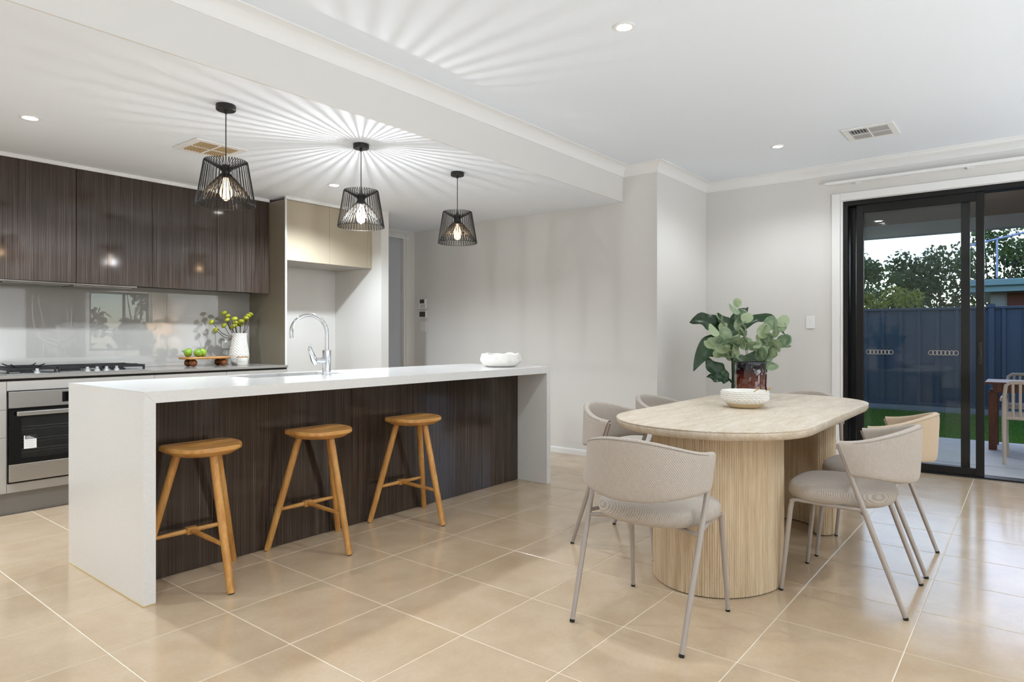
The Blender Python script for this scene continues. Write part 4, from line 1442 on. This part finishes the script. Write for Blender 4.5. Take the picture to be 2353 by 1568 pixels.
specs = [((0, 1.10), (-0.41, 1.28), (0, .14), 0.085, 1), ((0.0, 1.05), (0.50, 1.16), (0, 0.40), 0.042, 2), ((0, 1.0), (-0.39, 0.82), (0, .32), 0.085, 3),
         ((0, 0.72), (-0.26, 0.95), (0, -.06), 0.08, 4), ((0, 0.72), (-0.27, 0.77), (0, .02), 0.05, 5), ((0, 0.9), (-0.28, 0.92), (0, .16), 0.04, 6),
         ((0, 1.05), (0.15, 1.42), (-.08, 0.05), 0.07, 7), ((0, 0.75), (0.32, 0.95), (0, .1), 0.08, 8), ((0, 1.0), (-0.16, 1.36), (0.06, .04), 0.07, 9)]
for (a, b2, sg, w_, sd_) in specs:
    lf = blade(W(*a), W(b2[0], b2[1], random.uniform(-.12, .05)), tuple(Rt * sg[0] + Up * sg[1]), w_, tuple(-Fw + Up * 0.6), sd_)
    obj('leaf', lf, 'bigleaf', bp_, 'all')

# ================================================================== LIVING AREA BEHIND THE CAMERA (partly seen in the splashback, plus added fill lamps)
w1 = struct('window_1', B(WX0, WX1, Y0 - 0.07, Y0 - 0.064, WZ0, WZ1), 'glass', 'living room window behind the camera')
f = bmesh.new()
for a, b2, c_, d_ in ((WX0, WX0 + .04, WZ0, WZ1), (WX1 - .04, WX1, WZ0, WZ1), (WX0 + .04, WX1 - .04, WZ0, WZ0 + .04), (WX0 + .04, WX1 - .04, WZ1 - .04, WZ1), (5.62, 5.66, WZ0 + .04, WZ1 - .04)):
    box(f, a, b2, Y0 - 0.09, Y0 - 0.04, c_, d_)
obj('window_frame', f, 'alu', w1)
cu = bmesh.new()
n = 60
ringp = [(6.14 + 0.28 * k / n, Y0 + 0.10 + 0.03 * sin(k * 0.9)) for k in range(n + 1)]
va = [[cu.verts.new((x, y, z)) for z in (0.02, 2.40)] for x, y in ringp]
vb = [[cu.verts.new((x, y + 0.004, z)) for z in (0.02, 2.40)] for x, y in ringp]
for a, b2 in zip(va, va[1:]): cu.faces.new((a[0], b2[0], b2[1], a[1]))
for a, b2 in zip(vb, vb[1:]): cu.faces.new((a[0], a[1], b2[1], b2[0]))
tag(obj('curtain', cu, 'curtain', None, 'all'), 'pale curtain hanging beside the living room window', 'curtain')
cs = thing('console_table', 'low white console under the living room window', 'table', (5.95, -3.0, 0))
obj('table_top', B(5.50, 6.40, -3.12, -2.80, 0.70, 0.73, 0.004), 'trim', cs)
for x in (5.53, 6.37):
    for y in (-3.09, -2.83):
        obj('leg', B(x - 0.02, x + 0.02, y - 0.02, y + 0.02, 0.001, 0.70), 'trim', cs)
tl = thing('table_lamp', 'lit drum-shade lamp reflected in the splashback', 'lamp', (6.13, -2.96, 0.73))
obj('base', L([(0.09, 0.7305), (0.09, 0.745), (0.02, 0.755), (0.014, 0.80), (0.014, 1.16)], seg=28, c=(6.13, -2.96)), 'ceramic', tl, True)
t = NT('lamp_shade_cloth')
df = t.node('ShaderNodeBsdfDiffuse'); df.inputs[0].default_value = rgb(238, 220, 190)
tr = t.node('ShaderNodeBsdfTranslucent'); tr.inputs[0].default_value = rgb(238, 214, 176)
ms = t.node('ShaderNodeMixShader'); ms.inputs[0].default_value = 0.5
t.link(df.outputs[0], ms.inputs[1]); t.link(tr.outputs[0], ms.inputs[2]); t.link(ms.outputs[0], t.n['Material Output'].inputs[0])
M['shade'] = t.m
obj('lamp_shade', L([(0.235, 1.165), (0.235, 1.43), (0.232, 1.43), (0.232, 1.165)], seg=48, c=(6.13, -2.96), cap0=False, cap1=False), 'shade', tl, True)
ld = bpy.data.lights.new('table_lamp_bulb', 'POINT'); ld.energy = 9; ld.color = (1, .88, .72); ld.shadow_soft_size = 0.05
lo = bpy.data.objects.new('table_lamp_bulb', ld); COL.objects.link(lo); lo.location = (6.13, -2.96, 1.28)
def fill_globe(x, y, label, power, h=1.15):  # added unseen lamp, fills surfaces that face the camera
    t = thing('fill_globe_lamp', label, 'lamp', (x, y, 0), 'added globe fill lamps out of view')
    obj('base', L([(0.14, 0.0005), (0.14, 0.015), (0.02, 0.025), (0.012, 0.03)], seg=28, c=(x, y)), 'black_metal', t, True)
    obj('pole', T([(x, y, 0.028), (x, y, h - 0.15)], 0.011, seg=12), 'black_metal', t, True)
    R = 0.16
    gl = [(max(0.012, R * sin(pi * k / 24)), h - R * cos(pi * k / 24)) for k in range(1, 24)]
    obj('globe', L(gl, seg=40, c=(x, y)), emitter('fill_globe_glow', (.75, .88, 1, 1), 3.0), t, 'all')
    ld = bpy.data.lights.new('fill_globe_light', 'POINT'); ld.energy = power; ld.color = (.75, .88, 1); ld.shadow_soft_size = 0.166
    lo = bpy.data.objects.new('fill_globe_light', ld); COL.objects.link(lo); lo.location = (x, y, h)
fill_globe(-0.4, -2.9, 'added globe fill lamp in the corner behind the camera', P_FILL_GLOBE)
def fill_uplight(x, y, label, power):  # added unseen cans that brighten the ceiling and room
    t = thing('fill_uplight_can', label, 'lamp', (x, y, 0), 'added fill uplighters out of view')
    obj('can', L([(0.09, 0.0005), (0.09, 0.24), (0.084, 0.24), (0.080, 0.12), (0.02, 0.12)], seg=32, c=(x, y)), 'black_metal', t, True)
    obj('diffuser', L([(0.078, 0.225), (0.078, 0.229), (0.03, 0.231)], seg=28, c=(x, y)), 'led', t, True)
    ld = bpy.data.lights.new('fill_uplight_lamp', 'SPOT'); ld.energy = power; ld.color = (.78, .89, 1); ld.shadow_soft_size = 0.08
    ld.spot_size = radians(165); ld.spot_blend = 0.35
    lo = bpy.data.objects.new('fill_uplight_lamp', ld); COL.objects.link(lo); lo.location = (x, y, 0.33); lo.rotation_euler = (pi, 0, 0)
fill_uplight(-1.8, -0.4, 'added fill uplighter by the left wall', P_FILL_UP * 0.5)
fill_uplight(0.9, -2.7, 'added fill uplighter behind the camera', P_FILL_UP)
fill_uplight(2.9, -2.9, 'added fill uplighter nearest the wall art', P_FILL_UP)
fill_uplight(5.6, -1.9, 'added fill uplighter near the living room curtain', P_FILL_UP * 0.55)
art = thing('wall_art', 'grey canvas with pale looping lines reflected in the splashback', 'artwork', (4.41, Y0, 0.55))
obj('canvas', B(3.92, 4.90, Y0 + 0.002, Y0 + 0.035, 0.55, 2.10, 0.003), 'canvas', art)
lnb = bmesh.new()
def curve(pts, r):
    P = [Vector((x, Y0 + 0.036, z)) for x, z in pts]
    out = []
    for i in range(len(P) - 1):
        p0, p1, p2, p3 = P[max(0, i - 1)], P[i], P[i + 1], P[min(len(P) - 1, i + 2)]
        for k in range(8):
            s = k / 8
            out.append(0.5 * ((2 * p1) + (p2 - p0) * s + (2 * p0 - 5 * p1 + 4 * p2 - p3) * s * s + (3 * p1 - p0 - 3 * p2 + p3) * s ** 3))
    out.append(P[-1])
    tube(lnb, [tuple(p) for p in out], r, seg=6, flat=1.0)
curve([(4.02, 1.95), (4.02, 1.5), (4.12, 1.2), (4.4, 1.08), (4.62, 1.2), (4.66, 1.75)], 0.010)
curve([(4.10, 1.9), (4.16, 1.55), (4.2, 1.35), (4.42, 1.24), (4.6, 1.35), (4.56, 1.75)], 0.008)
curve([(4.05, 1.2), (4.3, 1.02), (4.55, 0.98), (4.74, 1.12)], 0.010)
curve([(4.12, 0.6), (4.18, 0.8), (4.2, 1.05)], 0.008)
curve([(4.62, 0.6), (4.55, 0.85), (4.5, 1.0)], 0.008)
obj('painted_line', lnb, 'canvas_line', art, 'all')

# ================================================================== OUTSIDE
PZ_ = -0.02
pa = struct('floor_patio', B(XD + 0.20, 8.98, -4.0, 4.4, -0.16, PZ_ - 0.001), 'patio', 'smooth grey concrete patio slab')
jn_ = bmesh.new()
box(jn_, XD + 0.2, 8.98, 1.30, 1.306, PZ_ - 0.003, PZ_ - 0.0005)
box(jn_, 7.25, 7.256, -4.0, 4.4, PZ_ - 0.003, PZ_ - 0.0004)
obj('control_joint', jn_, 'black_gap', pa)
struct('ground', PR([(9.1, -40), (60, -40), (60, 60), (-40, 60), (-40, -40), (X0 - 0.2, -40), (X0 - 0.2, 6.1), (XD + 0.2, 6.1), (XD + 0.2, 4.5), (9.1, 4.5)] if False else [(9.1, -40), (60, -40), (60, 60), (9.1, 60)], -0.30, -0.075), 'soil', 'earth under the lawn beyond the patio')
gv = struct('trim_4', B(8.98, 9.10, -4.0, 4.4, -0.16, -0.045), 'plinth', 'pale gravel strip along the patio edge')
random.seed(3)
gb = bmesh.new()
vl, fc = [], []
for k in range(48000):
    x = random.uniform(9.10, 12.25); y = random.uniform(-0.9, 3.0) if k < 36000 else random.choice((random.uniform(-3.5, -0.9), random.uniform(3.0, 6.5)))
    if x > 12.25: continue
    h_ = random.uniform(0.025, 0.055); a = random.uniform(0, 2 * pi); w_ = 0.0045
    lx, ly = random.gauss(0, .015), random.gauss(0, .015)
    b = len(vl)
    vl += [(x - w_ * cos(a), y - w_ * sin(a), -0.076), (x + w_ * cos(a), y + w_ * sin(a), -0.076), (x + lx, y + ly, -0.076 + h_)]
    fc.append((b, b + 1, b + 2))
me = bpy.data.meshes.new('lawn'); me.from_pydata(vl, [], fc); me.materials.append(M['grass'])
go = bpy.data.objects.new('lawn', me); COL.objects.link(go)
go['kind'] = 'stuff'; go['label'] = 'short green lawn between the patio and the fence'; go['category'] = 'grass'
# patio roof
struct('ceiling_patio', B(XD + 0.20, 8.9, -4.0, 4.4, 2.475, 2.60), 'soffit', 'patio ceiling lining with a downlight')
struct('trim_5', B(8.9, 9.06, -4.0, 4.4, 2.332, 2.60), 'beam', 'grey beam along the outer edge of the patio roof')
struct('wall_outside', B(XD + 0.2, 8.98, 4.4, 4.5, -0.16, 2.6), 'house_grey', 'rendered end wall of the patio, out of view')
downlight(8.5, 1.375, 2.475, 'downlight in the patio ceiling seen through the sliding door', 6, grp='patio downlights')
# fence
FX = 12.35
fn = thing('boundary_fence', 'slate-blue ribbed steel fence behind the lawn', 'fence', (FX, 1.0, -0.1))
posts = [-4.276, -1.90, 0.476, 2.852, 5.228, 7.604, 9.98]
for y in posts:
    p_ = obj('fence_post', B(FX - 0.05, FX + 0.03, y - 0.035, y + 0.035, -0.12, 1.60), 'fence', fn)
    obj('post_cap', PR(rrect(y - 0.05, y + 0.05, 1.585, 1.64, 0.02, 4), FX - 0.065, FX + 0.045, plane='YZ'), 'fence', p_)
for ya, yb in zip(posts, posts[1:]):
    a, b2 = ya + 0.036, yb - 0.036
    pr_ = []
    per = (b2 - a) / 9
    for k in range(9):
        y = a + k * per
        pr_ += [(y, FX), (y + per * 0.40, FX), (y + per * 0.47, FX - 0.030), (y + per * 0.63, FX - 0.030), (y + per * 0.70, FX)]
    pr_.append((b2, FX))
    bm = bmesh.new()
    lo_ = [bm.verts.new((x, y, 0.06)) for y, x in pr_]; hi_ = [bm.verts.new((x, y, 1.565)) for y, x in pr_]
    lo2 = [bm.verts.new((x + 0.003, y, 0.06)) for y, x in pr_]; hi2 = [bm.verts.new((x + 0.003, y, 1.565)) for y, x in pr_]
    for k in range(len(pr_) - 1):
        bm.faces.new((lo_[k], lo_[k + 1], hi_[k + 1], hi_[k])); bm.faces.new((lo2[k], hi2[k], hi2[k + 1], lo2[k + 1]))
    obj('fence_panel', bm, 'fence', fn)
    obj('top_rail', B(FX - 0.045, FX + 0.03, a, b2, 1.5655, 1.602, 0.004), 'fence', fn)
    obj('bottom_rail', B(FX - 0.045, FX + 0.03, a, b2, 0.03, 0.075, 0.004), 'fence', fn)
    obj('plinth_board', B(FX - 0.04, FX + 0.02, a, b2, -0.12, 0.0299), 'plinth', fn)
# neighbour's house
hs = thing('neighbour_house', 'neighbouring house with pale green gutter behind the fence', 'house', (16.5, -1.0, 0))
HX = 15.2
obj('wall', B(HX + 0.45, HX + 5, -9.0, 0.62, -0.1, 1.98), 'house_grey', hs)
obj('timber_panel', B(HX + 0.40, HX + 0.4495, -9.0, 0.36, 0.3, 1.965), 'house_brown', hs)
obj('eave_lining', B(HX + 0.05, HX + 5.0, -9.4, 0.95, 1.985, 2.01), 'beam', hs)
fa_ = obj('fascia', B(HX, HX + 0.045, -9.4, 0.95, 1.985, 2.13), 'gutter', hs)
gp = [(HX - 0.115, 2.10), (HX - 0.125, 2.20), (HX - 0.11, 2.21), (HX - 0.001, 2.18), (HX - 0.001, 2.09), (HX - 0.06, 2.085)]
obj('gutter', PR(gp, -9.4, 0.97, plane='XZ'), 'gutter', hs)
rf = bmesh.new()
prism(rf, [(HX - 0.03, 2.19), (HX + 4.0, 2.42), (HX + 4.0, 2.37), (HX, 2.14)], -9.4, 0.95, 'XZ')
ro_ = obj('roof', rf, 'rooftile', hs)
for k in range(16):
    y = 0.9 - k * 0.26
    obj('roof_tile', T([(HX - 0.05, y - 0.065, 2.20), (HX + 0.8, y - 0.065, 2.25)], 0.035, seg=8), 'rooftile', ro_)
# aerial on the roof
an = thing('roof_aerial', 'spindly television aerial above the neighbouring roof', 'aerial', (HX + 1.5, 0.55, 2.35))
ax_, ay_ = HX + 1.5, 0.55
obj('mast', T([(ax_, ay_, 2.36), (ax_, ay_, 3.16)], 0.018, seg=8), 'antenna', an)
obj('boom', T([(ax_, ay_ + 0.55, 3.03), (ax_, ay_ - 0.9, 3.33)], 0.022, seg=6), 'antenna', an)
for k in range(9):
    y = ay_ + 0.45 - k * 0.16; z = 3.05 + 0.207 * (k * 0.16 - 0.45 + 0.55) * 1.0
    obj('element', T([(ax_ - 0.28, y, z), (ax_ + 0.28, y, z + 0.02)], 0.009, seg=5), 'antenna', an)
# trees
def tree(name, label, x, y, h, rad, n, seed, leaf=0.16, lm='treeleaf', clumps=14, trunk=True, flat=0.75, zlow=0.35):
    rnd = random.Random(seed)
    t = thing(name, label, 'tree', (x, y, -0.1))
    cl = []
    for k in range(clumps):
        a = rnd.uniform(0, 2 * pi); rr = rad * sqrt(rnd.random()) * 0.85
        zz = h * (zlow + (1 - zlow) * rnd.random() ** 0.8)
        sh = 1 - 0.45 * max(0, (zz / h - 0.6) / 0.4)
        cl.append((Vector((x + rr * cos(a) * sh, y + rr * sin(a) * sh, zz)), rad * rnd.uniform(0.26, 0.46)))
    vl, fc = [], []
    for k in range(n):
        c_, r_ = rnd.choice(cl)
        v = Vector((rnd.gauss(0, 1), rnd.gauss(0, 1), rnd.gauss(0, 1))).normalized()
        q = c_ + Vector((v.x, v.y, v.z * flat)) * r_ * (rnd.random() ** 0.45)
        d = Vector((rnd.gauss(0, 1), rnd.gauss(0, 1), rnd.gauss(-0.4, .8))).normalized() * leaf * rnd.uniform(.6, 1.3)
        s_ = d.orthogonal().normalized(); s_.rotate(Matrix.Rotation(rnd.uniform(0, 2 * pi), 3, d.normalized())); s_ *= leaf * 0.36
        b = len(vl)
        vl += [tuple(q - s_ * .3), tuple(q + d * .5 - s_), tuple(q + d), tuple(q + d * .5 + s_)]
        fc.append((b, b + 1, b + 2, b + 3))
    me = bpy.data.meshes.new('foliage'); me.from_pydata(vl, [], fc); me.materials.append(M[lm])
    o = bpy.data.objects.new('foliage', me); COL.objects.link(o); o.parent = t
    o.matrix_parent_inverse = Matrix.Translation(-Vector(t.location)); o['kind'] = 'stuff'
    if trunk:
        tk = bmesh.new()
        fork = Vector((x, y, h * 0.35))
        tube(tk, [(x, y, -0.1), (x + 0.1, y, h * 0.18), tuple(fork)], [0.03 * h * .8, 0.024 * h * .8, 0.018 * h * .8], seg=8)
        for c_, r_ in cl[:11]:
            m_ = (fork + c_) / 2 + Vector((rnd.gauss(0, .2), rnd.gauss(0, .2), -0.1 * h * .5))
            tube(tk, [tuple(fork), tuple(m_), tuple(c_)], [0.010 * h, 0.006 * h, 0.002 * h], seg=5)
        obj('trunk', tk, 'bark', t)
    return t
def gpos(u, depth):
    yaw = radians(38.505); r = (u - 1176.5) / 1500 * depth
    return depth * cos(yaw) + r * sin(yaw), depth * sin(yaw) - r * cos(yaw)
def tz(v, depth): return 1.147 + (772.9 - v) / 1500 * depth
TR = [('gum_tree', 'tall dark gum tree behind the fence beside the middle stile', 2155, 26, 582, 2.5, 3000, 1, .18, 'treeleaf', 16, .30),
      ('gum_tree', 'gum tree with two clumps left of the tallest crown', 2078, 27, 604, 1.9, 1800, 2, .19, 'treeleaf', 12, .25),
      ('gum_tree', 'pale gum tree above the neighbouring roof', 2290, 24, 528, 1.7, 1200, 3, .17, 'treeleaf', 11, .55),
      ('gum_tree', 'gum tree cut by the right edge', 2372, 25, 560, 1.8, 2400, 4, .17, 'treeleaf', 12, .35),
      ('pine_tree', 'narrow dark tree at the left of the door glass', 1975, 24, 592, 1.3, 2400, 5, .16, 'treeleaf', 10, .1),
      ('gum_tree', 'low gum tree between the narrow tree and the tall gums', 2035, 29, 655, 1.8, 1100, 6, .17, 'treeleaf', 10, .2),
      ('gum_tree', 'low open gum tree with sun behind it', 2140, 30, 650, 2.2, 800, 7, .18, 'treeleaf', 10, .2)]
for (nm, lb_, u, dp, vt, rd, n_, sd_, lf, lm_, cl_, zl) in TR:
    x, y = gpos(u, dp)
    tree(nm, lb_, x, y, tz(vt, dp), rd, n_, sd_, lf, lm_, cl_, True, .75, zl)
x, y = gpos(2070, 20)
tree('hedge_bush', 'yellow-green bush just above the fence', x, y, tz(678, 20), 1.4, 2600, 8, .12, 'hedgeleaf', 12, True, .7, .2)
x, y = gpos(1985, 19)
tree('hedge_bush', 'olive bush above the fence at the left of the glass', x, y, tz(672, 19), 0.9, 1800, 9, .12, 'hedgeleaf', 10, True, .7, .2)
for k, xx in enumerate((2.9, 5.3, 7.7, 10.1, 12.5)):
    tree('hedge_bush', ['first', 'second', 'third', 'fourth', 'fifth', 'sixth'][k] + ' tall bush from the left outside the living room window', xx, -8.2, 3.1 + 0.5 * (k % 2), 1.25, 1500, 40 + k, .20, 'treeleaf', 10, True, .9, .05)
struct('ground_rear', B(-8, 9.0, -14, Y0 - 0.13, -0.30, -0.1), 'soil', 'garden bed outside the living room window')
# outdoor table and chairs
ot = thing('outdoor_table', 'dark timber patio table seen through the open door', 'table', (8.55, -0.6, PZ_))
OZ = 0.678
for k in range(7):
    xa = 8.27 + k * 0.0865
    obj('slat', B(xa, xa + 0.083, -1.70, 0.375, OZ - 0.022, OZ, 0.002), 'outwood', ot)
obj('apron', B(8.29, 8.315, -1.62, 0.31, OZ - 0.105, OZ - 0.0225), 'outwood', ot)
obj('apron', B(8.315, 8.82, 0.285, 0.31, OZ - 0.105, OZ - 0.0225), 'outwood', ot)
for x in (8.315, 8.77):
    for y in (0.275, -1.60):
        obj('leg', B(x, x + 0.07, y, y + 0.07, PZ_ + 0.0005, OZ - 0.1055), 'outwood', ot)
def rope_chair():
    t = thing('rope_chair', 'x', 'chair', (0, 0, PZ_), 'rope chairs on the patio', True)
    # local: faces +x, origin at floor centre
    zs, zt_ = 0.40, 0.745
    for s in (-1, 1):
        obj('rear_leg', T([(-0.25, s * 0.245, 0.0), (-0.235, s * 0.25, 0.30), (-0.225, s * 0.25, 0.55)], [0.014, 0.018, 0.018], seg=10), 'rope', t, True)
        obj('front_leg', T([(0.25, s * 0.235, 0.0), (0.235, s * 0.245, 0.30), (0.225, s * 0.25, 0.55)], [0.014, 0.018, 0.018], seg=10), 'rope', t, True)
        obj('armrest', T([(0.24, s * 0.25, 0.545), (0.1, s * 0.265, 0.585), (-0.22, s * 0.265, 0.585)], [0.016, 0.02, 0.018], seg=10), 'rope', t, True)
    loop = [(-0.215, -0.245, 0.43), (-0.235, -0.25, 0.60), (-0.25, -0.235, 0.72), (-0.255, -0.20, zt_), (-0.262, 0, zt_ + .004), (-0.255, 0.20, zt_), (-0.25, 0.235, 0.72), (-0.235, 0.25, 0.60), (-0.215, 0.245, 0.43)]
    obj('back_frame', T(loop, 0.016, seg=10), 'rope', t, True)
    for k in range(8):
        y = -0.185 + 0.37 * k / 7
        obj('back_rope', T([(-0.258, y, zt_ - 0.005), (-0.245, y, 0.58), (-0.215, y, 0.425)], 0.011, seg=8), 'rope', t, True)
    obj('seat_frame', T([(0.235, -0.235, 0.42), (0.235, 0.235, 0.42), (-0.215, 0.24, 0.42), (-0.215, -0.24, 0.42)], 0.015, seg=8, closed=True), 'rope', t)
    for k in range(12):
        x = -0.18 + 0.38 * k / 11
        obj('seat_rope', T([(x, -0.24, 0.422), (x, 0, 0.412), (x, 0.24, 0.422)], 0.012, seg=6), 'rope', t, True)
    return t
rc = rope_chair()
rc.location = (7.69, -0.055, PZ_); rc['label'] = 'rope chair on the near side of the patio table, its back to the door'
dup(rc, (8.86, -0.035, PZ_), pi, 'rope chair on the far side of the patio table')
print('objects', len(bpy.data.objects), 'tris', sum(len(o.data.polygons) for o in bpy.data.objects if o.type == 'MESH'))
